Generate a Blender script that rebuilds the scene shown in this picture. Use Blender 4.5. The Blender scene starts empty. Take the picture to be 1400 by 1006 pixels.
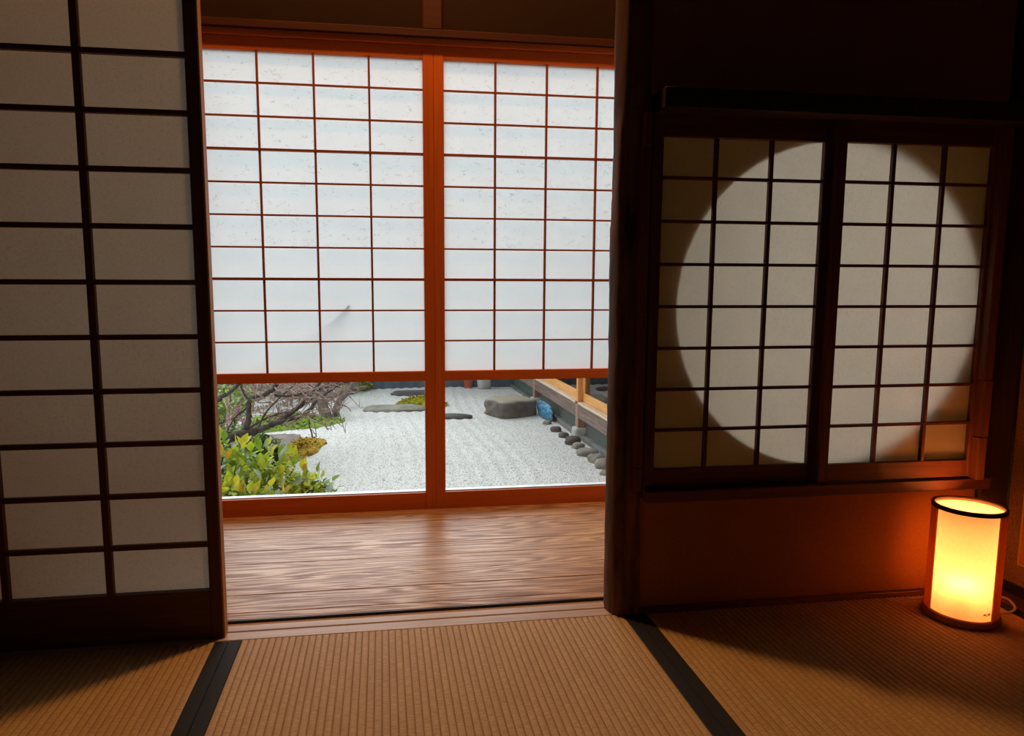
import bpy, bmesh, math, random
from mathutils import Vector, Matrix

random.seed(11)
S = bpy.context.scene
COL = S.collection
R = math.radians

# ------------------------------------------------------------------ camera
CX, CY, CZ = -0.1226, -1.5450, 0.7840
YAW, PIT, ROL = R(8.261), R(6.822), R(0.103)
FPX, PPX, PPY = 945.36, 660.42, 511.44
fwd = Vector((math.sin(YAW) * math.cos(PIT), math.cos(YAW) * math.cos(PIT), -math.sin(PIT)))
rt0 = Vector((math.cos(YAW), -math.sin(YAW), 0))
up0 = rt0.cross(fwd)
rgt = rt0 * math.cos(ROL) + up0 * math.sin(ROL)
upv = -rt0 * math.sin(ROL) + up0 * math.cos(ROL)
CAMLOC = Vector((CX, CY, CZ))
cd = bpy.data.cameras.new('camera')
cam = bpy.data.objects.new('camera', cd)
COL.objects.link(cam)
m = Matrix((rgt, upv, -fwd)).transposed().to_4x4()
m.translation = CAMLOC
cam.matrix_world = m
cd.sensor_fit = 'HORIZONTAL'
cd.sensor_width = 36
cd.lens = FPX / 1400 * 36
cd.shift_x = (700 - PPX) / 1400
cd.shift_y = (PPY - 503) / 1400
cd.clip_start = 0.02
cd.clip_end = 200
S.camera = cam


def ray(u, v):
    return fwd + rgt * ((u - PPX) / FPX) - upv * ((v - PPY) / FPX)


def at(u, v, y):
    """world point at depth y for a measured direction"""
    d = ray(u, v)
    return CAMLOC + d * ((y - CAMLOC.y) / d.y)


def atz(u, v, z):
    d = ray(u, v)
    return CAMLOC + d * ((z - CAMLOC.z) / d.z)


# ------------------------------------------------------------------ colour management, world, lights
S.view_settings.view_transform = 'Standard'
S.view_settings.look = 'None'
S.view_settings.exposure = 0.0
S.view_settings.gamma = 1.0
S.view_settings.use_curve_mapping = False
S.cycles.max_bounces = 12
S.cycles.diffuse_bounces = 9
S.cycles.transmission_bounces = 8
S.cycles.transparent_max_bounces = 12
S.cycles.caustics_reflective = False
S.cycles.caustics_refractive = False
S.cycles.sample_clamp_indirect = 4.0

W = bpy.data.worlds.new('overcast_sky')
S.world = W
W.use_nodes = True
bgn = W.node_tree.nodes['Background']
bgn.inputs[0].default_value = (0.90, 0.96, 1.0, 1)
bgn.inputs[1].default_value = 1.8


def point_light(name, loc, power, color, radius):
    l = bpy.data.lights.new(name, 'POINT')
    l.energy = power
    l.color = color
    l.shadow_soft_size = radius
    o = bpy.data.objects.new(name, l)
    o.location = loc
    COL.objects.link(o)
    return o


# soft bright side of the overcast sky, beyond the garden
sl = bpy.data.lights.new('bright_cloud', 'SUN')
sl.energy = 3.4
sl.angle = R(70)
sl.color = (0.95, 0.98, 1.0)
so = bpy.data.objects.new('bright_cloud', sl)
so.rotation_euler = Vector((0.08, -1.0, -0.80)).to_track_quat('-Z', 'Y').to_euler()
COL.objects.link(so)

# warm ceiling lamp of the veranda (hangs above the opening, out of sight)
VL = point_light('veranda_lamp', (-0.012, 0.385, 2.90), 100, (1.0, 0.48, 0.15), 0.05)

# ------------------------------------------------------------------ helpers: objects


def tag(o, label=None, cat=None, group=None, kind=None):
    if label:
        o['label'] = label
    if cat:
        o['category'] = cat
    if group:
        o['group'] = group
    if kind:
        o['kind'] = kind
    return o


def empty(name, loc, label=None, cat=None, group=None, kind=None):
    o = bpy.data.objects.new(name, None)
    o.empty_display_size = 0.05
    o.location = loc
    COL.objects.link(o)
    return tag(o, label, cat, group, kind)


def wloc(o):
    l = Vector((0, 0, 0))
    while o is not None:
        l = l + o.location
        o = o.parent
    return l


def link_mesh(name, me, parent=None, loc=None):
    o = bpy.data.objects.new(name, me)
    COL.objects.link(o)
    if parent is not None:
        o.parent = parent
    if loc is not None:
        o.location = Vector(loc) - (wloc(parent) if parent is not None else Vector((0, 0, 0)))
    return o


def bm_obj(name, bm, mat, parent=None, smooth=False, origin=None, kind=None):
    """bmesh in world coordinates -> object with its origin at its own centre (or given)"""
    if origin is None:
        origin = Vector((0, 0, 0))
        n = len(bm.verts)
        for v in bm.verts:
            origin += v.co / n
    origin = Vector(origin)
    for v in bm.verts:
        v.co -= origin
    me = bpy.data.meshes.new(name)
    bm.normal_update()
    bm.to_mesh(me)
    bm.free()
    if isinstance(mat, (list, tuple)):
        for mm in mat:
            me.materials.append(mm)
    else:
        me.materials.append(mat)
    if smooth:
        for p in me.polygons:
            p.use_smooth = True
    o = link_mesh(name, me, parent, origin)
    if kind:
        o['kind'] = kind
    return o


_cache = {}


def box_mesh(sx, sy, sz, mat, bev):
    key = (round(sx, 5), round(sy, 5), round(sz, 5), mat.name, bev)
    if key in _cache:
        return _cache[key]
    bm = bmesh.new()
    bmesh.ops.create_cube(bm, size=1.0)
    for v in bm.verts:
        v.co.x *= sx
        v.co.y *= sy
        v.co.z *= sz
    if bev > 0:
        bmesh.ops.bevel(bm, geom=bm.edges[:], offset=min(bev, 0.3 * min(sx, sy, sz)), segments=1, affect='EDGES')
    me = bpy.data.meshes.new('board')
    bm.to_mesh(me)
    bm.free()
    me.materials.append(mat)
    _cache[key] = me
    return me


def box(name, x0, x1, y0, y1, z0, z1, mat, parent=None, bev=0.0015, kind=None):
    me = box_mesh(x1 - x0, y1 - y0, z1 - z0, mat, bev)
    o = link_mesh(name, me, parent, ((x0 + x1) / 2, (y0 + y1) / 2, (z0 + z1) / 2))
    if kind:
        o['kind'] = kind
    return o


def add_tube(bm, pts, radii, n=8, caps=True):
    """tapered tube along pts"""
    pts = [Vector(p) for p in pts]
    rings = []
    prev = None
    for i, p in enumerate(pts):
        d = (pts[min(i + 1, len(pts) - 1)] - pts[max(i - 1, 0)])
        if d.length < 1e-9:
            d = Vector((0, 0, 1))
        d.normalize()
        if prev is None:
            a = d.orthogonal().normalized()
        else:
            a = (prev - d * prev.dot(d))
            a = a.normalized() if a.length > 1e-6 else d.orthogonal().normalized()
        prev = a
        b = d.cross(a)
        r = radii[i] if isinstance(radii, (list, tuple)) else radii
        rings.append([bm.verts.new(p + (a * math.cos(2 * math.pi * k / n) + b * math.sin(2 * math.pi * k / n)) * r) for k in range(n)])
    for i in range(len(rings) - 1):
        for k in range(n):
            bm.faces.new((rings[i][k], rings[i][(k + 1) % n], rings[i + 1][(k + 1) % n], rings[i + 1][k]))
    if caps:
        try:
            bm.faces.new(rings[0][::-1])
            bm.faces.new(rings[-1])
        except ValueError:
            pass
    return rings


def smooth_path(pts, sub=4):
    """Catmull-Rom through pts"""
    P = [Vector(p) for p in pts]
    out = []
    for i in range(len(P) - 1):
        p0, p1, p2, p3 = P[max(i - 1, 0)], P[i], P[i + 1], P[min(i + 2, len(P) - 1)]
        for k in range(sub):
            t = k / sub
            out.append(0.5 * ((2 * p1) + (p2 - p0) * t + (2 * p0 - 5 * p1 + 4 * p2 - p3) * t * t + (3 * p1 - p0 - 3 * p2 + p3) * t ** 3))
    out.append(P[-1])
    return out


# ------------------------------------------------------------------ helpers: materials
class NT:
    def __init__(self, name):
        self.mat = bpy.data.materials.new(name)
        self.mat.use_nodes = True
        self.t = self.mat.node_tree
        self.t.nodes.clear()
        self.out = self.n('ShaderNodeOutputMaterial')

    def n(self, typ, **kw):
        nd = self.t.nodes.new(typ)
        for k, v in kw.items():
            setattr(nd, k, v)
        return nd

    def l(self, a, b):
        self.t.links.new(a, b)

    def coord(self, scale=(1, 1, 1), which='Object', rnd=True):
        tc = self.n('ShaderNodeTexCoord')
        mp = self.n('ShaderNodeMapping')
        mp.inputs['Scale'].default_value = scale
        src = tc.outputs[which]
        if rnd:
            oi = self.n('ShaderNodeObjectInfo')
            ml = self.n('ShaderNodeMath', operation='MULTIPLY')
            self.l(oi.outputs['Random'], ml.inputs[0])
            ml.inputs[1].default_value = 13.7
            ad = self.n('ShaderNodeVectorMath', operation='ADD')
            self.l(src, ad.inputs[0])
            self.l(ml.outputs[0], ad.inputs[1])
            src = ad.outputs[0]
        self.l(src, mp.inputs['Vector'])
        return mp.outputs['Vector']

    def noise(self, vec, scale, detail=3, rough=0.55, dist=0.0):
        nd = self.n('ShaderNodeTexNoise')
        nd.inputs['Scale'].default_value = scale
        nd.inputs['Detail'].default_value = detail
        nd.inputs['Roughness'].default_value = rough
        nd.inputs['Distortion'].default_value = dist
        self.l(vec, nd.inputs['Vector'])
        return nd.outputs['Fac']

    def ramp(self, fac, stops, interp='LINEAR'):
        nd = self.n('ShaderNodeValToRGB')
        cr = nd.color_ramp
        cr.interpolation = interp
        while len(cr.elements) > 1:
            cr.elements.remove(cr.elements[-1])
        cr.elements[0].position = stops[0][0]
        cr.elements[0].color = (*stops[0][1], 1)
        for p, c in stops[1:]:
            e = cr.elements.new(p)
            e.color = (*c, 1)
        self.l(fac, nd.inputs[0])
        return nd.outputs[0]

    def mix(self, fac, a, b, mode='MIX'):
        nd = self.n('ShaderNodeMix', data_type='RGBA', blend_type=mode)
        for s, v in ((nd.inputs[0], fac), (nd.inputs[6], a), (nd.inputs[7], b)):
            if hasattr(v, 'is_linked') or isinstance(v, bpy.types.NodeSocket):
                self.l(v, s)
            elif isinstance(v, (int, float)):
                s.default_value = v
            else:
                s.default_value = (*v, 1)
        return nd.outputs[2]

    def bump(self, h, strength=0.3, dist=0.002):
        nd = self.n('ShaderNodeBump')
        nd.inputs['Strength'].default_value = strength
        nd.inputs['Distance'].default_value = dist
        self.l(h, nd.inputs['Height'])
        return nd.outputs[0]

    def principled(self, color, rough=0.6, normal=None, spec=0.4, **kw):
        p = self.n('ShaderNodeBsdfPrincipled')
        if isinstance(color, bpy.types.NodeSocket):
            self.l(color, p.inputs['Base Color'])
        else:
            p.inputs['Base Color'].default_value = (*color, 1)
        if isinstance(rough, bpy.types.NodeSocket):
            self.l(rough, p.inputs['Roughness'])
        else:
            p.inputs['Roughness'].default_value = rough
        p.inputs['Specular IOR Level'].default_value = spec
        if normal is not None:
            self.l(normal, p.inputs['Normal'])
        for k, v in kw.items():
            p.inputs[k].default_value = v
        self.l(p.outputs[0], self.out.inputs[0])
        return p


def wood(name, dark, light, axis='z', rough=0.55, spec=0.35, freq=1.0, bump=0.15):
    """straight-grained timber, grain along the given axis"""
    t = NT(name)
    s = {'x': (1.2, 26, 26), 'y': (26, 1.2, 26), 'z': (26, 26, 1.2)}[axis]
    v = t.coord(tuple(q * freq for q in s))
    a = t.noise(v, 2.2, 4, 0.6, 0.4)
    b = t.noise(v, 9.0, 2, 0.5)
    mx = t.n('ShaderNodeMath', operation='MULTIPLY_ADD')
    t.l(b, mx.inputs[0])
    mx.inputs[1].default_value = 0.35
    t.l(a, mx.inputs[2])
    c = t.ramp(mx.outputs[0], [(0.42, dark), (0.85, light)])
    t.principled(c, rough, t.bump(mx.outputs[0], bump, 0.001), spec)
    return t.mat


def plain(name, col, rough=0.6, spec=0.3, var=0.15, scale=20, bump=0.1):
    t = NT(name)
    v = t.coord((1, 1, 1))
    a = t.noise(v, scale, 4)
    c = t.ramp(a, [(0.3, tuple(x * (1 - var) for x in col)), (0.7, tuple(min(1, x * (1 + var)) for x in col))])
    t.principled(c, rough, t.bump(a, bump, 0.002), spec)
    return t.mat


def washi(name, col, fibres=0.0, trans=0.6, weave=0.0, spec_scale=1.0, forward=0.0):
    """translucent hand-made paper"""
    t = NT(name)
    v = t.coord((1, 1, 1), rnd=True)
    a = t.noise(v, 9 * spec_scale, 3)
    c = t.ramp(a, [(0.3, tuple(x * 0.95 for x in col)), (0.7, col)])
    if fibres > 0:
        vv = t.coord((1.0, 1.0, 1.9))
        f1 = t.noise(vv, 26, 1, 0.4, 1.6)
        sb = t.n('ShaderNodeMath', operation='SUBTRACT')
        t.l(f1, sb.inputs[0])
        sb.inputs[1].default_value = 0.5
        ab = t.n('ShaderNodeMath', operation='ABSOLUTE')
        t.l(sb.outputs[0], ab.inputs[0])
        line = t.ramp(ab.outputs[0], [(0.0, (1, 1, 1)), (0.022, (0, 0, 0))])
        msk = t.ramp(t.noise(vv, 34, 1), [(0.50, (0, 0, 0)), (0.60, (1, 1, 1))])
        mm = t.mix(1.0, line, msk, 'MULTIPLY')
        fm = t.n('ShaderNodeMath', operation='MULTIPLY')
        t.l(mm, fm.inputs[0])
        fm.inputs[1].default_value = fibres
        c = t.mix(fm.outputs[0], c, (0.25, 0.24, 0.23))
    if weave > 0:
        vw = t.coord((60, 60, 260))
        w1 = t.noise(vw, 2.0, 2)
        vx = t.coord((260, 60, 60))
        w2 = t.noise(vx, 2.0, 2)
        ad = t.n('ShaderNodeMath', operation='ADD')
        t.l(w1, ad.inputs[0])
        t.l(w2, ad.inputs[1])
        wf = t.ramp(ad.outputs[0], [(0.75, (1 - weave,) * 3), (1.25, (1, 1, 1))])
        c = t.mix(1.0, c, wf, 'MULTIPLY')
    d = t.n('ShaderNodeBsdfDiffuse')
    tr = t.n('ShaderNodeBsdfTranslucent')
    t.l(c, d.inputs[0])
    t.l(c, tr.inputs[0])
    ms = t.n('ShaderNodeMixShader')
    ms.inputs[0].default_value = trans
    t.l(d.outputs[0], ms.inputs[1])
    t.l(tr.outputs[0], ms.inputs[2])
    res = ms.outputs[0]
    if forward > 0:                     # paper also scatters forward, blurred
        rf = t.n('ShaderNodeBsdfRefraction')
        rf.inputs['Roughness'].default_value = 0.55
        rf.inputs['IOR'].default_value = 1.2
        t.l(c, rf.inputs[0])
        m2 = t.n('ShaderNodeMixShader')
        m2.inputs[0].default_value = forward
        t.l(res, m2.inputs[1])
        t.l(rf.outputs[0], m2.inputs[2])
        res = m2.outputs[0]
    t.l(res, t.out.inputs[0])
    return t.mat


def glass_mat(name, tint=(0.95, 0.97, 0.96), ior=1.45):
    t = NT(name)
    tr = t.n('ShaderNodeBsdfTransparent')
    tr.inputs[0].default_value = (*tint, 1)
    gl = t.n('ShaderNodeBsdfGlossy')
    gl.inputs['Roughness'].default_value = 0.02
    fr = t.n('ShaderNodeFresnel')
    fr.inputs[0].default_value = ior
    ms = t.n('ShaderNodeMixShader')
    t.l(fr.outputs[0], ms.inputs[0])
    t.l(tr.outputs[0], ms.inputs[1])
    t.l(gl.outputs[0], ms.inputs[2])
    t.l(ms.outputs[0], t.out.inputs[0])
    return t.mat


M = {}
# cedar of the garden doors (fresh reddish brown)
for ax in 'xz':
    M['cedar_' + ax] = wood('cedar_' + ax, (0.56, 0.115, 0.012), (0.72, 0.155, 0.016), ax, 0.5, 0.3, 1.0, 0.08)
    M['darkwood_' + ax] = wood('old_timber_' + ax, (0.075, 0.022, 0.012), (0.15, 0.048, 0.022), ax, 0.5, 0.3)
    M['stained_' + ax] = wood('stained_cedar_' + ax, (0.085, 0.026, 0.012), (0.15, 0.050, 0.022), ax, 0.5, 0.3)
M['rail_wood'] = wood('weathered_red_timber', (0.050, 0.011, 0.004), (0.085, 0.019, 0.006), 'x', 0.6, 0.25)
M['bar_x'] = wood('lattice_cedar_x', (0.30, 0.068, 0.010), (0.40, 0.092, 0.013), 'x', 0.55, 0.25)
M['bar_z'] = wood('lattice_cedar_z', (0.30, 0.068, 0.010), (0.40, 0.092, 0.013), 'z', 0.55, 0.25)
M['sill_wood'] = wood('worn_sill_timber', (0.48, 0.32, 0.24), (0.70, 0.50, 0.39), 'x', 0.42, 0.4)
M['black_timber'] = wood('smoked_timber', (0.018, 0.011, 0.008), (0.045, 0.024, 0.014), 'z', 0.65, 0.2)
M['washi_garden'] = washi('garden_door_paper', (0.66, 0.70, 0.70), 0.55, 0.54)
M['washi_garden_plain'] = washi('garden_door_paper_plain', (0.66, 0.70, 0.70), 0.08, 0.54)
M['washi_room'] = washi('room_screen_paper', (0.60, 0.54, 0.42), 0.0, 0.54, 0.16)
M['washi_moon'] = washi('moon_window_paper', (0.96, 0.87, 0.68), 0.0, 0.66, 0.08)
M['washi_bay'] = washi('bay_fill_paper', (0.96, 0.96, 0.95), 0.0, 0.97)
M['washi_end'] = washi('end_fill_paper', (0.80, 0.80, 0.78), 0.0, 0.72)
M['washi_rear'] = washi('rear_fill_paper', (0.70, 0.68, 0.62), 0.0, 0.34)
M['glass'] = glass_mat('pane_glass')
M['wing_glass'] = glass_mat('wing_pane_glass', (0.85, 0.87, 0.86), 2.4)


M['lacquer'] = plain('black_lacquer', (0.010, 0.008, 0.007), 0.35, 0.4, 0.1)


def plaster(name, a, b, rough=0.9):
    t = NT(name)
    v = t.coord((1, 1, 1), rnd=False)
    n1 = t.noise(v, 3, 4)
    n2 = t.noise(v, 240, 2)
    c = t.ramp(n1, [(0.3, a), (0.7, b)])
    c = t.mix(t.ramp(n2, [(0.35, (0, 0, 0)), (0.75, (0.35, 0.35, 0.35))]), c, tuple(x * 0.6 for x in a))
    t.principled(c, rough, t.bump(n2, 0.35, 0.0015), 0.15)
    return t


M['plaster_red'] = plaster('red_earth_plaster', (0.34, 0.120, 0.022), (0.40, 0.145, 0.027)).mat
M['plaster_dark'] = plaster('dark_plaster', (0.060, 0.028, 0.018), (0.085, 0.040, 0.024)).mat  # dark brown plaster for the plain walls
M['plaster_upper_red'] = plaster('upper_red_plaster', (0.30, 0.10, 0.055), (0.36, 0.125, 0.065)).mat  # duller red plaster for the wall above the screens
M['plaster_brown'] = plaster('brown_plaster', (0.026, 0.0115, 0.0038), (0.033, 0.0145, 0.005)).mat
M['ceiling'] = wood('ceiling_board', (0.05, 0.03, 0.018), (0.09, 0.055, 0.03), 'x', 0.7, 0.2)


# ------------------------------------------------------------------ setting: shell
def structure(o):
    o['kind'] = 'structure'
    return o


YD = 0.91          # garden door plane
XL, XR = -2.30, 1.49
YB = -3.2
ZC = 3.05
ZV = -0.01         # veranda floor

# sub floor below the mats
structure(box('floor', XL - .1, XR + .1, YB - .1, -0.0, -0.16, -0.056, M['black_timber'], bev=0))
structure(box('ceiling', XL - .1, XR + .1, YB - .1, 1.02, ZC, ZC + .1, M['ceiling'], bev=0))
structure(box('wall_left', XL - .1, XL, YB, 1.02, -0.16, ZC, M['plaster_dark'], bev=0))
structure(box('wall_right', XR + .012, XR + .10, YB, 0.10, -0.16, ZC, M['plaster_dark'], bev=0))
structure(box('wall_right.003', XR + .012, XR + .10, 0.10, 0.98, 1.75, ZC, M['plaster_dark'], bev=0))
we = empty('fill_window_3', (XR + .03, 0.5, 0), kind='structure')  # unseen end window, added to brighten the round opening from behind
box('paper_sheet', XR + .030, XR + .032, 0.10, 0.98, -0.05, 1.75, M['washi_end'], we, bev=0)
box('window_bar', XR + .013, XR + .029, 0.49, 0.51, -0.05, 1.75, M['cedar_z'], we)
# wall behind the viewer; its papered window is added as weak room fill
RX0, RX1, RZ0, RZ1 = -1.7, 0.7, 0.75, 2.05
structure(box('wall_front', XL, XR + .01, YB - .1, YB, -0.16, RZ0, M['plaster_dark'], bev=0))
structure(box('wall_front.001', XL, XR + .01, YB - .1, YB, RZ1, ZC, M['plaster_dark'], bev=0))
structure(box('wall_front.002', XL, RX0, YB - .1, YB, RZ0, RZ1, M['plaster_dark'], bev=0))
structure(box('wall_front.003', RX1, XR + .01, YB - .1, YB, RZ0, RZ1, M['plaster_dark'], bev=0))
rw = empty('fill_window_2', (-0.5, YB, RZ0), kind='structure')
box('paper_sheet', RX0, RX1, YB - .05, YB - .048, RZ0, RZ1, M['washi_rear'], rw, bev=0)
for k in range(5):
    x = RX0 + (RX1 - RX0) * k / 4
    box('window_bar', x - .012, x + .012, YB - .047, YB - .02, RZ0, RZ1, M['stained_z'], rw)

# partition between room and veranda: left of and above the opening
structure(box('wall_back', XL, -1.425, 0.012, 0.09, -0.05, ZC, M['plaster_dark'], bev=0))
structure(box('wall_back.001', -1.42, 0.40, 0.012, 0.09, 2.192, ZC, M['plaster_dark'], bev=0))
structure(box('trim_1', -1.424, 0.405, 0.0, 0.10, 2.142, 2.19, M['darkwood_x']))      # head rail over the opening


# partition right of the pillar, with the round opening
def wall_with_hole(name, x0, x1, z0, z1, y0, y1, cx, cz, r, mat):
    bm = bmesh.new()
    n = 96
    fr = []
    for y in (y0, y1):
        inner, outer = [], []
        for k in range(n):
            a = 2 * math.pi * k / n
            ca, sa = math.cos(a), math.sin(a)
            inner.append(bm.verts.new((cx + r * ca, y, cz + r * sa)))
            tx = ((x1 - cx) / ca if ca > 0 else (x0 - cx) / ca) if abs(ca) > 1e-6 else 1e9
            tz = ((z1 - cz) / sa if sa > 0 else (z0 - cz) / sa) if abs(sa) > 1e-6 else 1e9
            t = min(tx, tz)
            outer.append(bm.verts.new((cx + t * ca, y, cz + t * sa)))
        fr.append((inner, outer))
    (i0, o0), (i1, o1) = fr
    for k in range(n):
        j = (k + 1) % n
        bm.faces.new((i0[k], o0[k], o0[j], i0[j]))
        bm.faces.new((i1[j], o1[j], o1[k], i1[k]))
        bm.faces.new((i0[j], i1[j], i1[k], i0[k]))
        bm.faces.new((o0[k], o1[k], o1[j], o0[j]))
    # fill the four corners that the ring of samples cuts off
    for (xx, zz) in ((x0, z0), (x0, z1), (x1, z0), (x1, z1)):
        ang = math.atan2(zz - cz, xx - cx) % (2 * math.pi)
        k = int(ang / (2 * math.pi / n)) % n
        j = (k + 1) % n
        c0 = bm.verts.new((xx, y0, zz))
        c1 = bm.verts.new((xx, y1, zz))
        bm.faces.new((o0[k], c0, o0[j]))
        bm.faces.new((o1[j], c1, o1[k]))
    bmesh.ops.recalc_face_normals(bm, faces=bm.faces)
    return bm_obj(name, bm, mat, origin=(0, 0, 0))


HX, HZ, HR = 0.946, 0.748, 0.386
# square opening; the thin brown panel is added so light glows round the cut-out
WX0, WX1, WZ0, WZ1 = 0.500, 1.352, 0.318, 1.172
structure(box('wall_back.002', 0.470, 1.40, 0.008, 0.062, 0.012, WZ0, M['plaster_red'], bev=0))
structure(box('wall_back.003', 0.470, 1.40, 0.008, 0.062, WZ1, ZC, M['plaster_upper_red'], bev=0))
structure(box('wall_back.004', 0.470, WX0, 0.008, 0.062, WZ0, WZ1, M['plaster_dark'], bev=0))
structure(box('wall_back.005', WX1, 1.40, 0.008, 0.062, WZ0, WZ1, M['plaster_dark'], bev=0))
M['glow_panel'] = washi('brown_glow_panel', (0.50, 0.36, 0.17), 0.0, 0.62)
structure(wall_with_hole('wall_back.006', WX0, WX1, WZ0, WZ1, 0.0005, 0.0020, HX, HZ, HR, M['glow_panel']))
structure(box('baseboard_back', 0.486, 1.40, -0.006, 0.06, -0.05, 0.013, M['darkwood_x']))

# unseen wing wall, added to keep lamp light off the round opening
structure(box('wall_lamp_block', 0.522, 0.546, 0.0625, 0.345, ZV + .001, ZC, M['plaster_dark'], bev=0))

# garden wall of the veranda: beam, lintel, short post, plaster above, and the sill
lint = structure(box('trim_2', -2.30, 1.49, YD - 0.022, YD + 0.07, 1.631, 1.655, M['rail_wood']))
structure(box('trim_3', -2.30, 1.49, YD - 0.010, YD + 0.07, 1.610, 1.6305, M['cedar_x']))
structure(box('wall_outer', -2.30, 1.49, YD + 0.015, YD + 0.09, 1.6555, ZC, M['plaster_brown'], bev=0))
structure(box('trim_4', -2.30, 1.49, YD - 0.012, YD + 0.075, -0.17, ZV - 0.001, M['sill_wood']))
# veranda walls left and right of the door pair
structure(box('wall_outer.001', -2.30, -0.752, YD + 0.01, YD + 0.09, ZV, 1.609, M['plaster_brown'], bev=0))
tsuka = structure(box('trim_5', 0.022, 0.093, YD - 0.012, YD + 0.014, 1.6555, ZC, M['rail_wood'], bev=0.006))

# threshold with its two running grooves
bm = bmesh.new()
prof = [(0.0, -0.05), (0.0, -0.003), (0.003, 0.0), (0.037, 0.0), (0.0395, -0.0015), (0.0395, -0.012), (0.0440, -0.012), (0.0440, -0.002), (0.046, -0.0005),
        (0.071, -0.0005), (0.073, -0.002), (0.073, -0.014), (0.0770, -0.014), (0.0770, -0.009), (0.099, -0.009), (0.101, -0.011), (0.101, -0.05)]
for xa, xb in ((-1.424, -0.2150), (-0.2146, 0.432)):
    va = [bm.verts.new((xa, y, z)) for y, z in prof]
    vb = [bm.verts.new((xb, y, z)) for y, z in prof]
    for i in range(len(prof)):
        j = (i + 1) % len(prof)
        bm.faces.new((va[i], va[j], vb[j], vb[i]))
    bm.faces.new(va[::-1])
    bm.faces.new(vb)
bmesh.ops.recalc_face_normals(bm, faces=bm.faces)
structure(bm_obj('trim_6', bm, M['sill_wood'], origin=(0, 0, 0)))


# veranda floor: long boards
def board_material():
    t = NT('veranda_board')
    oi = t.n('ShaderNodeObjectInfo')
    tc = t.n('ShaderNodeTexCoord')
    rm = t.n('ShaderNodeMath', operation='MULTIPLY')
    t.l(oi.outputs['Random'], rm.inputs[0])
    rm.inputs[1].default_value = 31.0
    cb = t.n('ShaderNodeCombineXYZ')
    t.l(rm.outputs[0], cb.inputs[0])
    t.l(rm.outputs[0], cb.inputs[2])
    ad = t.n('ShaderNodeVectorMath', operation='ADD')
    t.l(tc.outputs['Object'], ad.inputs[0])
    t.l(cb.outputs[0], ad.inputs[1])
    # cathedral grain: slowly drifting centre line, rings across it
    mp = t.n('ShaderNodeMapping')
    mp.inputs['Scale'].default_value = (0.75, 9.0, 1.0)
    t.l(ad.outputs[0], mp.inputs[0])
    drift = t.noise(mp.outputs[0], 1.3, 2, 0.5)
    mp2 = t.n('ShaderNodeMapping')
    mp2.inputs['Scale'].default_value = (14, 60, 1)
    t.l(ad.outputs[0], mp2.inputs[0])
    fine = t.noise(mp2.outputs[0], 1.6, 4, 0.65)
    s1 = t.n('ShaderNodeMath', operation='MULTIPLY_ADD')
    t.l(fine, s1.inputs[0])
    s1.inputs[1].default_value = 0.025
    t.l(drift, s1.inputs[2])
    s2 = t.n('ShaderNodeMath', operation='MULTIPLY')
    t.l(s1.outputs[0], s2.inputs[0])
    s2.inputs[1].default_value = 110.0
    sn = t.n('ShaderNodeMath', operation='SINE')
    t.l(s2.outputs[0], sn.inputs[0])
    g = t.n('ShaderNodeMapRange')
    t.l(sn.outputs[0], g.inputs[0])
    g.inputs[1].default_value = -1
    g.inputs[2].default_value = 1
    mp3 = t.n('ShaderNodeMapping')
    mp3.inputs['Scale'].default_value = (2.2, 120, 1)
    t.l(ad.outputs[0], mp3.inputs[0])
    streak = t.noise(mp3.outputs[0], 2.0, 5, 0.65)
    hm = t.n('ShaderNodeMath', operation='MULTIPLY_ADD')
    t.l(g.outputs[0], hm.inputs[0])
    hm.inputs[1].default_value = 0.42
    t.l(streak, hm.inputs[2])
    c = t.ramp(hm.outputs[0], [(0.28, (0.20, 0.092, 0.040)), (0.60, (0.42, 0.205, 0.088)), (0.95, (0.70, 0.42, 0.205))])
    rg = t.ramp(hm.outputs[0], [(0.4, (0.50,) * 3), (0.9, (0.30,) * 3)])
    t.principled(c, rg, t.bump(hm.outputs[0], 0.30, 0.0012), 0.22, **{'IOR': 1.5})
    return t.mat


M['board'] = board_material()
vf = empty('floor', (0, 0.5, ZV), kind='structure')
vf.name = 'floor.001'
ys = [0.1060, 0.141, 0.244, 0.349, 0.455, 0.560, 0.665, 0.770, 0.897]
for i in range(len(ys) - 1):
    dz = random.uniform(-0.0008, 0.0008)
    box('floorboard', XL, XR, ys[i] + 0.0009, ys[i + 1] - 0.0009, ZV - 0.03, ZV + 0.008 + dz, M['board'], vf, bev=0.0010)


box('shading_strip', XL, 0.515, 0.1015, 0.1055, ZV - .04, ZV + 0.0075, M['lacquer'], vf, bev=0.0008)  # black strip stands in for the dark shade in the floor gap


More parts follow.
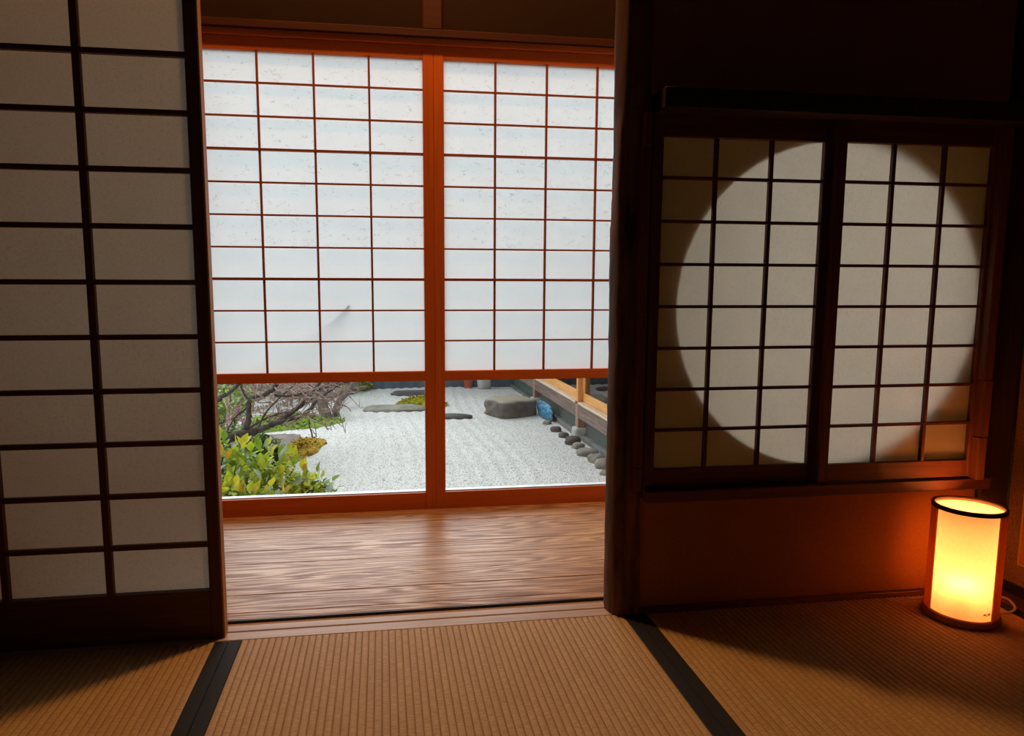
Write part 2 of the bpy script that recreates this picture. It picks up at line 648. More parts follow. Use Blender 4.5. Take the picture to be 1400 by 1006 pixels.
# ------------------------------------------------------------------ pillar (natural log face)
def pillar():
    # (height, left silhouette x, front-left arris x, right x)
    tab = [(-0.05, .4135, .4245, .493), (0.0, .4145, .4225, .493), (0.12, .4130, .4195, .490), (0.28, .4125, .4190, .485), (0.42, .4121, .4185, .482),
           (0.60, .4118, .4170, .481), (0.74, .4100, .4158, .480), (0.84, .4092, .4150, .480), (0.90, .4080, .4146, .480), (0.96, .4095, .4138, .480),
           (1.02, .4112, .4125, .481), (1.14, .4124, .4148, .482), (1.26, .4108, .4215, .483), (1.40, .4098, .4245, .483), (1.7, .411, .424, .484), (3.05, .411, .424, .484)]
    bm = bmesh.new()
    rings = []
    zs = []
    for i in range(len(tab) - 1):
        for k in range(4):
            f = k / 4
            s = f * f * (3 - 2 * f)
            zs.append([tab[i][q] + (tab[i + 1][q] - tab[i][q]) * (f if q == 0 else s) for q in range(4)])
    zs.append(list(tab[-1]))
    rnd = random.Random(3)
    for z, xl, xa, xr in zs:
        j = lambda a=0.0009: rnd.uniform(-a, a)
        pts = [(xl + .018 + j(), 0.094), (xl + .0075 + j(), 0.068), (xl + j(.0006), 0.036), (xl + (xa - xl) * .42 + j(), 0.017), (xa - .001 + j(.0006), 0.003), (xa + .0035, -.0035 + j()),
               (xa + .02, -.0055 + j()), (xr - .02, -.0055 + j()), (xr - .004, -.0035 + j()), (xr, 0.003), (xr, 0.05), (xr, 0.094), ((xl + xr) / 2, 0.098)]
        rings.append([bm.verts.new((x, y, z)) for x, y in pts])
    n = len(rings[0])
    for i in range(len(rings) - 1):
        for k in range(n):
            bm.faces.new((rings[i][k], rings[i][(k + 1) % n], rings[i + 1][(k + 1) % n], rings[i + 1][k]))
    bm.faces.new(rings[0][::-1])
    bm.faces.new(rings[-1])
    bmesh.ops.recalc_face_normals(bm, faces=bm.faces)
    t = NT('aged_log')
    v = t.coord((18, 18, 2.2), rnd=False)
    a = t.noise(v, 2.0, 5, 0.6, 0.5)
    v2 = t.coord((6, 6, 3), rnd=False)
    b = t.noise(v2, 3.0, 3)
    c = t.ramp(a, [(0.35, (0.045, 0.020, 0.008)), (0.72, (0.24, 0.092, 0.028))])
    c = t.mix(t.ramp(b, [(0.60, (0, 0, 0)), (0.75, (0.6, 0.6, 0.6))]), c, (0.12, 0.045, 0.018))
    t.principled(c, 0.60, t.bump(a, 0.5, 0.003), 0.25)
    return structure(bm_obj('trim_7', bm, t.mat, smooth=True, origin=(0, 0, 0)))


pillar()
# corner post on the far right
structure(box('trim_8', 1.402, 1.49, -0.004, 0.09, -0.05, ZC, M['black_timber'], bev=0.004))


# ------------------------------------------------------------------ tatami mats
def rush_material():
    t = NT('woven_rush')
    tc = t.n('ShaderNodeTexCoord')
    mp = t.n('ShaderNodeMapping')
    mp.inputs['Scale'].default_value = (67, 420, 1)
    t.l(tc.outputs['Object'], mp.inputs[0])
    strand = t.noise(mp.outputs[0], 1.0, 2, 0.5)
    mp2 = t.n('ShaderNodeMapping')
    mp2.inputs['Scale'].default_value = (30, 6, 1)
    t.l(tc.outputs['Object'], mp2.inputs[0])
    blot = t.noise(mp2.outputs[0], 1.0, 3, 0.6)
    # warp valleys, one every 15 mm
    c = t.ramp(strand, [(0.30, (0.47, 0.30, 0.135)), (0.72, (0.72, 0.50, 0.255))])
    c = t.mix(t.ramp(blot, [(0.4, (0, 0, 0)), (0.8, (0.45, 0.45, 0.45))]), c, (0.44, 0.25, 0.10))
    # warp thread and furrow shade, painted dark along every furrow
    sp = t.n('ShaderNodeSeparateXYZ')
    t.l(tc.outputs['Object'], sp.inputs[0])
    fa = t.n('ShaderNodeMath', operation='MULTIPLY_ADD')
    t.l(sp.outputs[0], fa.inputs[0])
    inner_ = MAT_W - 2 * HW
    fa.inputs[1].default_value = round(inner_ / 0.01495) / inner_
    fa.inputs[2].default_value = 100 + round(inner_ / 0.01495) / 2
    fr = t.n('ShaderNodeMath', operation='FRACT')
    t.l(fa.outputs[0], fr.inputs[0])
    th = t.ramp(fr.outputs[0], [(0.0, (1, 1, 1)), (0.09, (0, 0, 0)), (0.91, (0, 0, 0)), (1.0, (1, 1, 1))])
    mt_ = t.n('ShaderNodeMath', operation='MULTIPLY')
    t.l(th, mt_.inputs[0])
    mt_.inputs[1].default_value = 0.32
    c = t.mix(mt_.outputs[0], c, (0.22, 0.105, 0.035))
    t.principled(c, 0.6, t.bump(strand, 0.5, 0.0012), 0.25)
    return t.mat


def cloth_black():
    t = NT('black_edging_cloth')
    v = t.coord((500, 500, 10), rnd=False)
    a = t.noise(v, 1.0, 2)
    c = t.ramp(a, [(0.3, (0.012, 0.012, 0.014)), (0.7, (0.028, 0.028, 0.032))])
    t.principled(c, 0.75, t.bump(a, 0.4, 0.0006), 0.3)
    return t.mat


HW = 0.0292
MAT_W, MAT_L = 0.955, 1.91
M['rush'] = rush_material()
M['heri'] = cloth_black()


def make_mat_meshes(w):
    # ribbed rush cover
    bm = bmesh.new()
    inner = w - 2 * HW
    nrib = round(inner / 0.01495)
    pitch = inner / nrib
    prof = []
    for k in range(nrib):
        x = -inner / 2 + k * pitch
        for f, h in ((0.0, -0.0012), (0.06, 0.0004), (0.22, 0.0016), (0.50, 0.0020), (0.78, 0.0016), (0.94, 0.0004)):
            prof.append((x + f * pitch, h))
    prof.append((inner / 2, 0.0))
    rows = []
    ny = 2
    for j in range(ny):
        y = -MAT_L * j / (ny - 1)
        rows.append([bm.verts.new((x, y, -0.0018 + h)) for x, h in prof])
    for j in range(ny - 1):
        for i in range(len(prof) - 1):
            bm.faces.new((rows[j][i], rows[j + 1][i], rows[j + 1][i + 1], rows[j][i + 1]))
    # sides down to the sub floor
    base = [[bm.verts.new((x, y, -0.054)) for x in (-inner / 2, inner / 2)] for y in (0, -MAT_L)]
    bm.faces.new((rows[0][0], *rows[0][1:], base[0][1], base[0][0]))
    bm.faces.new((*rows[-1][::-1], base[1][0], base[1][1]))
    bm.faces.new((rows[0][0], base[0][0], base[1][0], rows[-1][0]))
    bm.faces.new((rows[0][-1], rows[-1][-1], base[1][1], base[0][1]))
    bm.faces.new((base[0][0], base[0][1], base[1][1], base[1][0]))
    bmesh.ops.recalc_face_normals(bm, faces=bm.faces)
    rush = bpy.data.meshes.new('rush_cover')
    bm.to_mesh(rush)
    bm.free()
    rush.materials.append(M['rush'])
    return rush


rush_me = make_mat_meshes(MAT_W)
mats = [
    (0.0, 'centre tatami mat between two black cloth borders, in front of the open doorway'),
    (-MAT_W, 'left tatami mat mostly in shadow below the dark paper screen'),
    (MAT_W, 'right tatami mat under the glowing floor lamp'),
]
for cx, lab in mats:
    t = empty('tatami_mat', (cx, -0.0008, 0), lab, 'mat', 'tatami mats on the room floor')
    o = link_mesh('rush_cover', rush_me, t, (cx, -0.0008, 0))
    for s in (-1, 1):
        xa = cx + s * (MAT_W / 2 - 0.0006)
        xb = cx + s * (MAT_W / 2 - HW)
        box('cloth_border', min(xa, xb), max(xa, xb), -MAT_L, -0.0008, -0.054, 0.0009, M['heri'], t, bev=0.0009)

# ------------------------------------------------------------------ sliding paper screens


def shoji(name, label, group, x0, x1, z0, z1, yf, depth, stile, top, bottom, cols, rows, vb, hb, bar_d, paper_off, wx, wz, paper, zlow=None, zhigh=None, hb_special=None, inset=0.003, bars=None):
    """x0..x1 outer width, cols/rows = bar centre lines, yf = front plane (room side)"""
    t = empty(name, ((x0 + x1) / 2, yf + depth / 2, z0), label, 'sliding screen', group)
    bx_, bz_ = bars or (wx, wz)
    sl, sr = (stile if isinstance(stile, tuple) else (stile, stile))
    box('stile', x0, x0 + sl, yf, yf + depth, z0, z1, wz, t)
    box('stile', x1 - sr, x1, yf, yf + depth, z0, z1, wz, t)
    xi0, xi1 = x0 + sl, x1 - sr
    box('top_rail', xi0, xi1, yf + .001, yf + depth - .001, top, z1, wx, t)
    box('bottom_rail', xi0, xi1, yf + .001, yf + depth - .001, zlow if zlow is not None else z0, bottom, wx, t)
    ya = yf + inset
    for x in cols:
        box('lattice_bar', x - vb / 2, x + vb / 2, ya, ya + bar_d, bottom, top, bz_, t, bev=0.0008)
    for i, z in enumerate(rows):
        h = hb
        d = bar_d
        dy = 0.0004
        if hb_special and i in hb_special:
            h, e = hb_special[i]
            dy = -e
            d = bar_d + e
        box('lattice_bar', xi0, xi1, ya + dy, ya + d - .0004, z - h / 2, z + h / 2, bx_, t, bev=0.0008)
    xs = [xi0] + sorted(cols) + [xi1]
    zs = [bottom] + sorted(rows) + [top]
    yp = yf + paper_off
    for j in range(len(zs) - 1):
        pm = paper(j, len(zs) - 1) if callable(paper) else paper
        for i in range(len(xs) - 1):
            me_key = ('pane', round(xs[i + 1] - xs[i], 4), round(zs[j + 1] - zs[j], 4), pm.name)
            if me_key not in _cache:
                w, h = xs[i + 1] - xs[i], zs[j + 1] - zs[j]
                me = bpy.data.meshes.new('paper_pane')
                n = 4
                vs, fs = [], []
                for b in range(n + 1):
                    for a in range(n + 1):
                        vs.append((-w / 2 + w * a / n, 0.0, -h / 2 + h * b / n))
                for b in range(n):
                    for a in range(n):
                        q = b * (n + 1) + a
                        fs.append((q, q + 1, q + n + 2, q + n + 1))
                me.from_pydata(vs, [], fs)
                me.materials.append(pm)
                _cache[me_key] = me
            link_mesh('paper_pane', _cache[me_key], t, ((xs[i] + xs[i + 1]) / 2, yp, (zs[j] + zs[j + 1]) / 2))
    return t


# room screen on the left (slid open)
lz = [0.2205 + 0.1163 * k for k in range(0, 16)]
lsc = shoji('shoji_screen', 'tall dark-framed paper screen slid open left of the doorway', 'large paper screens', -1.418, -0.4925, 0.0, 2.145, 0.015, 0.030,
      (0.03, 0.0250), 2.10, 0.1135, [-0.728, -0.940, -1.152, -1.364 + .0], lz, 0.0150, 0.0112, 0.013, 0.0185, M['stained_x'], M['stained_z'], M['washi_room'], zlow=0.0)

M['lit_edge'] = wood('lamplit_edge', (0.42, 0.17, 0.045), (0.56, 0.25, 0.075), 'z', 0.5, 0.3)  # lamp light on the stile's side, put into its colour
tag(box('shading_strip', -0.4924, -0.4880, 0.0152, 0.0450, 0.0, 2.145, M['lit_edge'], lsc, bev=0.001), 'lamp-lit side of the stile, light painted in as orange-brown')

# garden doors: paper lattice above, clear glass below
fz = [0.609, 0.717, 0.825, 0.932, 1.039, 1.146, 1.253, 1.360, 1.4665]


def garden_paper(j, n):
    return M['washi_garden'] if j >= 4 else M['washi_garden_plain']


def garden_door(label, x0, x1, cols):
    t = shoji('snow_viewing_door', label, 'doors onto the garden', x0, x1, ZV, 1.609, YD, 0.030, (0.0355, 0.0355), 1.567, 0.501, cols, fz,
              0.0072, 0.0058, 0.011, 0.0170, M['cedar_x'], M['cedar_z'], garden_paper, zlow=0.466, hb_special={2: (0.0092, 0.004), 6: (0.0075, 0.003)}, bars=(M['bar_x'], M['bar_z']))
    a, b = x0 + .0355, x1 - .0355
    box('foot_rail', a, b, YD + .001, YD + .029, ZV, 0.055, M['cedar_x'], t)
    box('glazing_bead', a, b, YD + .0165, YD + .044, 0.040, 0.0575, M['bead'], t, bev=0.0008)
    box('glass_pane', a, b, YD + .012, YD + .015, 0.055, 0.466, M['glass'], t, bev=0)
    return t


M['bead'] = plain('pale_bead', (0.86, 0.83, 0.86), 0.5)
garden_door('left garden door, paper lattice above a glass pane showing the bush', -0.742, 0.0603, [-0.520, -0.338, -0.1555])
garden_door('right garden door, paper lattice above a glass pane showing the stone block', 0.0609, 0.866, [0.276, 0.4585, 0.641])
# unseen papered bay beyond the pillar, added to light the round opening
wb = empty('fill_window_1', (1.17, YD, 0.2), kind='structure')
box('window_sill', 0.868, 1.49, YD, YD + .08, ZV, 0.06, M['cedar_x'], wb)
box('paper_sheet', 0.868, 1.49, YD + .015, YD + .017, 0.06, 1.609, M['washi_bay'], wb, bev=0)
for x in (1.18,):
    box('window_bar', x - .004, x + .004, YD, YD + .014, 0.06, 1.609, M['cedar_z'], wb, bev=0.0008)

# moon window: two hung screens before the round opening
def about_lens(v, c, k):
    return c + (v - c) * k


def moon_screen(label, x0, x1, z0, z1, yf, stile, top, bottom, cols, rows, k):
    fx_ = lambda v: about_lens(v, CX, k)
    fz_ = lambda v: about_lens(v, CZ, k)
    return shoji('window_screen', label, 'moon window screens', fx_(x0), fx_(x1), fz_(z0), fz_(z1), yf, 0.0140, stile, fz_(top), fz_(bottom),
                 [fx_(c) for c in cols], [fz_(z) for z in rows], 0.0088, 0.0072, 0.0105, 0.0125, M['darkwood_x'], M['darkwood_z'], M['washi_moon'], inset=0.0015)


mz = [0.462 + 0.0960 * k for k in range(7)]
moon_screen('left dark lattice screen over the lit disc, beside the pillar', 0.4770, 0.9275, 0.318, 1.177, -0.0165, (0.0250, 0.0370), 1.1265, 0.370, [0.6285, 0.7625], mz, 1.0122)
moon_screen('right dark lattice screen over the lit disc, above the floor lamp', 0.9010, 1.3380, 0.332, 1.177, -0.0320, (0.0260, 0.0380), 1.1205, 0.3745, [1.0470, 1.1770],
            [z * .985 + .0115 for z in mz], 1.0222)
structure(box('trim_9', 0.486, 1.401, -0.073, 0.006, 1.1785, 1.222, M['black_timber'], bev=0.002))
structure(box('trim_10', 0.487, 1.401, -0.0360, 0.006, 0.288, 0.3165, M['darkwood_x'], bev=0.002))
tk = empty('trim_11', (0.466, -0.02, 0.31), kind='structure')
for (za, zb, dx) in ((0.3170, 0.372, 0.001), (0.374, 0.727, 0.0008), (0.7275, 1.105, -0.0008), (1.1055, 1.178, 0.002)):
    box('guide_strip', 0.4555 + dx, 0.4750 + min(dx, 0), -0.031 - abs(dx), -0.007, za, zb, M['stained_z'], tk)
tk = empty('trim_12', (1.354, -0.03, 0.31), kind='structure')
for (za, zb, dx) in ((0.3170, 0.425, 0.0), (0.427, 0.568, 0.001), (0.57, 1.178, -0.001)):
    box('guide_strip', 1.341 + dx, 1.3655 + dx, -0.052, 0.004, za, zb, M['darkwood_z'], tk)


# ------------------------------------------------------------------ right wall: papered sliding door
def brocade():
    t = NT('swirl_paper')
    v = t.coord((1, 1, 1), rnd=False)
    vo = t.n('ShaderNodeTexVoronoi')
    vo.inputs['Scale'].default_value = 42
    t.l(v, vo.inputs['Vector'])
    ml = t.n('ShaderNodeMath', operation='MULTIPLY')
    t.l(vo.outputs['Distance'], ml.inputs[0])
    ml.inputs[1].default_value = 26
    sn = t.n('ShaderNodeMath', operation='SINE')
    t.l(ml.outputs[0], sn.inputs[0])
    c = t.ramp(sn.outputs[0], [(0.2, (0.13, 0.065, 0.026)), (0.75, (0.19, 0.100, 0.038))])
    t.principled(c, 0.6, None, 0.3)
    return t.mat


M['brocade'] = brocade()
M['gold'] = plain('gold_braid', (0.55, 0.36, 0.09), 0.4, 0.5, 0.25, 300, 0.4)
M['orange_paper'] = plain('rust_paper', (0.34, 0.14, 0.05), 0.7, 0.2, 0.1, 60)
M['lacquer'] = plain('black_lacquer', (0.010, 0.008, 0.007), 0.35, 0.4, 0.1)
fx = XR - 0.004
fu = empty('fusuma_screen', (fx, -0.46, 0.004), 'brown patterned sliding door with gold braid at the right edge', 'sliding door')
box('backing', fx, fx + .014, -0.92, -0.010, 0.036, 1.76, M['brocade'], fu, bev=0)
box('lower_rail', fx - .004, fx + .015, -0.92, -0.010, 0.006, 0.036, M['lacquer'], fu)
box('upper_rail', fx - .004, fx + .015, -0.92, -0.010, 1.76, 1.79, M['lacquer'], fu)
box('side_rail', fx - .004, fx + .015, -0.0095, -0.0045, 0.006, 1.79, M['lacquer'], fu)
box('side_rail', fx - .004, fx + .015, -0.94, -0.92, 0.006, 1.79, M['lacquer'], fu)
box('centre_panel', fx - .001, fx, -0.868, -0.054, 0.093, 1.70, M['orange_paper'], fu, bev=0)
for a in ((-0.871, -0.051, 0.089, 0.094), (-0.871, -0.051, 1.70, 1.705)):
    box('gold_braid', fx - .0022, fx - .0004, a[0], a[1], a[2], a[3], M['gold'], fu, bev=0.0006)
for a in ((-0.0555, -0.0505), (-0.871, -0.866)):
    box('gold_braid', fx - .0022, fx - .0004, a[0], a[1], 0.0945, 1.6995, M['gold'], fu, bev=0.0006)
structure(box('trim_13', 1.4335, XR - .001, -3.0, -0.0055, -0.05, 0.004, M['stained_x'], bev=0.001))
structure(box('wall_right.001', XR - .006, XR + .010, -3.2, -0.945, -0.05, ZC, M['plaster_dark'], bev=0))
structure(box('wall_right.002', XR - .006, XR + .010, -0.944, -0.005, 1.795, ZC, M['plaster_dark'], bev=0))

# ------------------------------------------------------------------ floor lamp
LX, LY = 1.262, -0.122
fl = empty('floor_lamp', (LX, LY, 0.0), 'glowing cylindrical paper lamp on the tatami, by the right corner', 'lamp')
M['lamp_wood'] = wood('lamp_oak', (0.30, 0.13, 0.045), (0.42, 0.19, 0.07), 'z', 0.5, 0.3)
M['veneer'] = washi('thin_cedar_veneer', (0.62, 0.30, 0.10), 0.0, 0.5)
M['lamp_dark'] = plain('lamp_rim_dark', (0.045, 0.020, 0.010), 0.5, 0.3)


def lathe(bm, cx, cy, prof, n=64, close=False):
    rings = []
    for r, z in prof:
        rings.append([bm.verts.new((cx + r * math.cos(2 * math.pi * k / n), cy + r * math.sin(2 * math.pi * k / n), z)) for k in range(n)])
    m_ = len(rings)
    for i in range(m_ if close else m_ - 1):
        a, b = rings[i], rings[(i + 1) % m_]
        for k in range(n):
            bm.faces.new((a[k], a[(k + 1) % n], b[(k + 1) % n], b[k]))
    return rings


bm = bmesh.new()
r_ = lathe(bm, LX, LY, [(0.079, 0.0012), (0.081, 0.003), (0.081, 0.016), (0.0795, 0.018), (0.074, 0.018), (0.0735, 0.0185)])
bm.faces.new(r_[0][::-1])
bm.faces.new(r_[-1])
bm_obj('base', bm, M['lamp_wood'], fl, True)


def shade_mat():
    t = NT('lamp_shade_paper')
    v = t.coord((1, 1, 1), rnd=False)
    a = t.noise(v, 120, 4, 0.6)
    b = t.noise(v, 30, 3)
    c = t.ramp(a, [(0.25, (0.93, 0.90, 0.85)), (0.7, (0.985, 0.97, 0.93))])
    d = t.n('ShaderNodeBsdfDiffuse')
    tr = t.n('ShaderNodeBsdfTranslucent')
    t.l(c, d.inputs[0])
    t.l(c, tr.inputs[0])
    ms = t.n('ShaderNodeMixShader')
    ms.inputs[0].default_value = 0.22
    t.l(d.outputs[0], ms.inputs[1])
    t.l(tr.outputs[0], ms.inputs[2])
    t.l(ms.outputs[0], t.out.inputs[0])
    return t.mat


bm = bmesh.new()
lathe(bm, LX, LY, [(0.0715, 0.0187), (0.0715, 0.273)], 72)
bm_obj('paper_shade', bm, shade_mat(), fl, True)
bm = bmesh.new()
lathe(bm, LX, LY, [(0.0705, 0.270), (0.0765, 0.270), (0.0770, 0.271), (0.0770, 0.2785), (0.0765, 0.280), (0.0705, 0.280)], 64, True)
bm_obj('rim', bm, M['lamp_dark'], fl, True)
# two upright staves outside the paper, left and right
view = Vector((LX - CX, LY - CY, 0)).normalized()
side = Vector((view.y, -view.x, 0))
for s in (-1, 1):
    bm = bmesh.new()
    ang0 = math.atan2(-view.y, -view.x) + s * R(75)
    v4 = []
    for z in (0.018, 0.270):
        for da in (-0.34, -0.17, 0.0, 0.17, 0.34):
            for rr in (0.0722, 0.0762):
                v4.append(bm.verts.new((LX + rr * math.cos(ang0 + da), LY + rr * math.sin(ang0 + da), z)))
    k = lambda zi, ai, ri: v4[zi * 10 + ai * 2 + ri]
    for ai in range(4):
        for ri in (0, 1):
            bm.faces.new((k(0, ai, ri), k(0, ai + 1, ri), k(1, ai + 1, ri), k(1, ai, ri)))
        for zi in (0, 1):
            bm.faces.new((k(zi, ai, 0), k(zi, ai + 1, 0), k(zi, ai + 1, 1), k(zi, ai, 1)))
    for ai in (0, 4):
        bm.faces.new((k(0, ai, 0), k(0, ai, 1), k(1, ai, 1), k(1, ai, 0)))
    bmesh.ops.recalc_face_normals(bm, faces=bm.faces)
    bm_obj('stave', bm, M['veneer'], fl)
# socket and bulb
BZ = 0.112
bl = Vector((LX, LY, BZ)) - view * 0.043
bm = bmesh.new()
ctr = Vector((LX, LY, 0)) + view * .012
lathe(bm, ctr.x, ctr.y, [(0.014, 0.0187), (0.014, 0.046), (0.0105, 0.0495)], 20)
add_tube(bm, [ctr + Vector((0, 0, .040)), (ctr + bl) / 2 + Vector((0, 0, .012)), Vector((bl.x, bl.y, BZ - .008)) + view * .012], .0035, 8)
bm_obj('socket', bm, M['lamp_dark'], fl, True)
def glow(name, strength):
    t = NT(name)
    e = t.n('ShaderNodeEmission')
    e.inputs[0].default_value = (1.0, 0.265, 0.053, 1)
    e.inputs[1].default_value = strength
    t.l(e.outputs[0], t.out.inputs[0])
    return t.mat


bm = bmesh.new()
bmesh.ops.create_uvsphere(bm, u_segments=20, v_segments=12, radius=0.0125)
for v in bm.verts:
    v.co += Vector((bl.x, bl.y, BZ - .008))
bm_obj('bulb', bm, glow('bulb_glow', 270), fl, True)
bm = bmesh.new()
r_ = lathe(bm, LX + view.x * .012, LY + view.y * .012, [(0.010, 0.050), (0.010, 0.240), (0.006, 0.248)], 20)
bm.faces.new(r_[0][::-1])
bm.faces.new(r_[-1])
bm_obj('fill_tube', bm, glow('tube_glow', 104), fl, True)  # unseen tube, added to light the shade evenly along its height
# maker's mark low on the right of the shade: three small brush strokes
M['ink'] = plain('brown_ink', (0.16, 0.09, 0.04), 0.8)
bm = bmesh.new()
frd = math.atan2(-view.y, -view.x)
for (da, z, w, h) in ((0.78, .035, .012, .0016), (0.80, .038, .010, .0013), (0.70, .036, .005, .004), (0.88, .0365, .005, .005), (0.79, .0325, .008, .0012)):
    p = []
    for a_, zz in ((-1, -1), (1, -1), (1, 1), (-1, 1)):
        an = frd + da + a_ * w / 2 / 0.0717
        p.append(bm.verts.new((LX + .07185 * math.cos(an), LY + .07185 * math.sin(an), z + zz * h / 2 + a_ * .0006)))
    bm.faces.new(p)
bm_obj('maker_mark', bm, M['ink'], fl, kind=None)
# flex looping out behind the lamp
M['cable'] = plain('white_cable', (0.70, 0.62, 0.50), 0.5)
bm = bmesh.new()
add_tube(bm, smooth_path([(1.322, -.100, .010), (1.350, -.126, .006), (1.386, -.131, .004), (1.414, -.122, .006), (1.430, -.101, .009), (1.424, -.086, .018), (1.400, -.080, .020), (1.360, -.068, .008), (1.300, -.030, .004), (1.20, -.026, .004)], 5), 0.0029, 8)
bm_obj('power_cable', bm, M['cable'], fl, True)

# ------------------------------------------------------------------ garden
GZ = -0.5
OUT = 0.74         # overall tone of the garden materials


def gravel_material():
    t = NT('white_gravel')
    v = t.coord((1, 1, 1), rnd=False)
    vo = t.n('ShaderNodeTexVoronoi')
    vo.inputs['Scale'].default_value = 120
    t.l(v, vo.inputs['Vector'])
    hs = t.n('ShaderNodeSeparateColor')
    t.l(vo.outputs['Color'], hs.inputs[0])
    c = t.ramp(hs.outputs[0], [(0.0, (0.20, 0.19, 0.185)), (0.09, (0.44, 0.43, 0.42)), (0.30, (0.68, 0.675, 0.66)), (1.0, (0.76, 0.755, 0.74))])
    c = t.mix(t.ramp(hs.outputs[1], [(0.955, (0, 0, 0)), (0.97, (0.8, 0.8, 0.8))]), c, (0.28, 0.12, 0.085))
    big = t.noise(v, 1.4, 3)
    c = t.mix(1.0, c, t.ramp(big, [(0.35, (0.90, 0.90, 0.89)), (0.65, (1, 1, 1))]), 'MULTIPLY')
    inv = t.n('ShaderNodeMath', operation='SUBTRACT')
    inv.inputs[0].default_value = 1.0
    t.l(vo.outputs['Distance'], inv.inputs[1])
    t.principled(c, 0.85, t.bump(inv.outputs[0], 0.8, 0.008), 0.2)
    return t.mat


M['gravel'] = gravel_material()
# ground as a fine grid with raked furrows running away from the house
bm = bmesh.new()
gx0, gx1, gy0, gy1 = -6.0, 1.66, 1.05, 11.0
nx, ny = 260, 60
grid = []
for j in range(ny + 1):
    rowv = []
    for i in range(nx + 1):
        x = gx0 + (gx1 - gx0) * i / nx
        y = gy0 + (gy1 - gy0) * j / ny
        amp = 0.005 if -0.9 < x < 1.0 else 0.0
        bend = 0.06 * math.sin(y * 1.3)
        z = GZ + amp * math.sin((x + bend) * 2 * math.pi / 0.118) + 0.01 * math.sin(x * 2.1 + y * 1.7)
        rowv.append(bm.verts.new((x, y, z)))
    grid.append(rowv)
for j in range(ny):
    for i in range(nx):
        bm.faces.new((grid[j][i], grid[j][i + 1], grid[j + 1][i + 1], grid[j + 1][i]))
tag(bm_obj('ground', bm, M['gravel'], None, True, (0, 0, 0)), kind='structure')

M['wall_foot_shade'] = plain('shaded_wall_foot', (0.10, 0.12, 0.14), 0.9, 0.2, 0.3, 8, 0.3)  # foot of the wall, its shade put into the dark grey
M['wall_pale'] = plain('pale_plaster', (0.55, 0.52, 0.53), 0.9, 0.2, 0.06, 4)
gw = empty('wall_garden', (-2, 8.6, GZ), kind='structure')
box('plinth', -7.0, 2.2, 7.62, 7.9, GZ - .1, GZ + 0.30, M['wall_foot_shade'], gw, bev=0.01)
box('wall_face', -7.0, 2.2, 7.68, 7.86, GZ + .30, GZ + 1.75, M['wall_pale'], gw, bev=0)


# ---- stones
def stone_mat(name, a, b, moss=None, amount=0.0, top=None):
    a, b = [tuple(x * OUT for x in q) for q in (a, b)]
    top = tuple(x * OUT for x in top) if top else None
    t = NT(name)
    v = t.coord((1, 1, 1))
    n1 = t.noise(v, 7, 5, 0.65)
    c = t.ramp(n1, [(0.3, a), (0.7, b)])
    if moss:
        n2 = t.noise(v, 4.0, 4)
        c = t.mix(t.ramp(n2, [(0.62 - amount, (0, 0, 0)), (0.70 - amount, (1, 1, 1))]), c, moss)
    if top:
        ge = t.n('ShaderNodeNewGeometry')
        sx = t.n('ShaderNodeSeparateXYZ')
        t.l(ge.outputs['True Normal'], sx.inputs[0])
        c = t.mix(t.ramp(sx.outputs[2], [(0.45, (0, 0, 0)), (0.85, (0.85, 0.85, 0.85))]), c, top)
    t.principled(c, 0.9, t.bump(n1, 0.5, 0.02), 0.2)
    return t.mat


def rock(name, cx, cy, z0, sx, sy, sz, mat, parent=None, seed=0, power=3.0, rough=0.06, rot=0.0, sub=4, flat_top=0.0):
    rnd = random.Random(seed)
    bm = bmesh.new()
    bmesh.ops.create_icosphere(bm, subdivisions=sub, radius=1.0)
    ph = [(rnd.uniform(1, 4), rnd.uniform(1, 4), rnd.uniform(1, 4), rnd.uniform(0, 6)) for _ in range(7)]
    for v in bm.verts:
        p = v.co.copy()
        n = (abs(p.x) ** power + abs(p.y) ** power + abs(p.z) ** power) ** (1 / power)
        p = p / n
        d = sum(math.sin(a * p.x * 2 + b * p.y * 2 + c * p.z * 2 + e) for a, b, c, e in ph) / 7
        p *= 1 + rough * 2 * d
        x, y = p.x * sx / 2, p.y * sy / 2
        z = p.z * sz / 2 + sz / 2
        if flat_top and z > sz * flat_top:
            z = sz * flat_top + (z - sz * flat_top) * 0.25
        v.co = Vector((cx + x * math.cos(rot) - y * math.sin(rot), cy + x * math.sin(rot) + y * math.cos(rot), z0 + z))
    return bm_obj(name, bm, mat, parent, True, (cx, cy, z0))


M['granite'] = stone_mat('tan_top_granite', (0.13, 0.11, 0.095), (0.30, 0.26, 0.22), (0.20, 0.21, 0.07), -0.04, (0.46, 0.41, 0.33))  # top faces tan, sides darker
M['flatstone'] = stone_mat('flat_stone', (0.22, 0.20, 0.17), (0.42, 0.39, 0.33), (0.28, 0.25, 0.10), 0.0)
M['darkstone'] = stone_mat('dark_stone', (0.09, 0.08, 0.085), (0.19, 0.17, 0.17))
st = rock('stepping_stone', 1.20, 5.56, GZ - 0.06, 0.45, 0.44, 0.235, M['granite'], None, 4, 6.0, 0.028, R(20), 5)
tag(st, 'thick squared grey stone block standing in the gravel by the veranda', 'stone')
tag(rock('flat_stone', 0.02, 6.02, GZ - 0.045, 0.74, 0.34, 0.085, M['flatstone'], None, 8, 3.0, 0.09, R(4), 4),
    'wide flat grey stone sunk in the gravel in front of the moss mound', 'stone')
tag(rock('flat_stone', 0.28, 7.15, GZ - 0.04, 0.62, 0.34, 0.075, M['darkstone'], None, 9, 3.0, 0.08, 0, 3),
    'farthest flat dark stone, behind the moss mound', 'stone')
tag(rock('flat_stone', 0.60, 5.44, GZ - 0.04, 0.36, 0.16, 0.075, M['darkstone'], None, 12, 2.6, 0.08, R(-5), 3),
    'small dark low stone left of the squared block', 'stone')


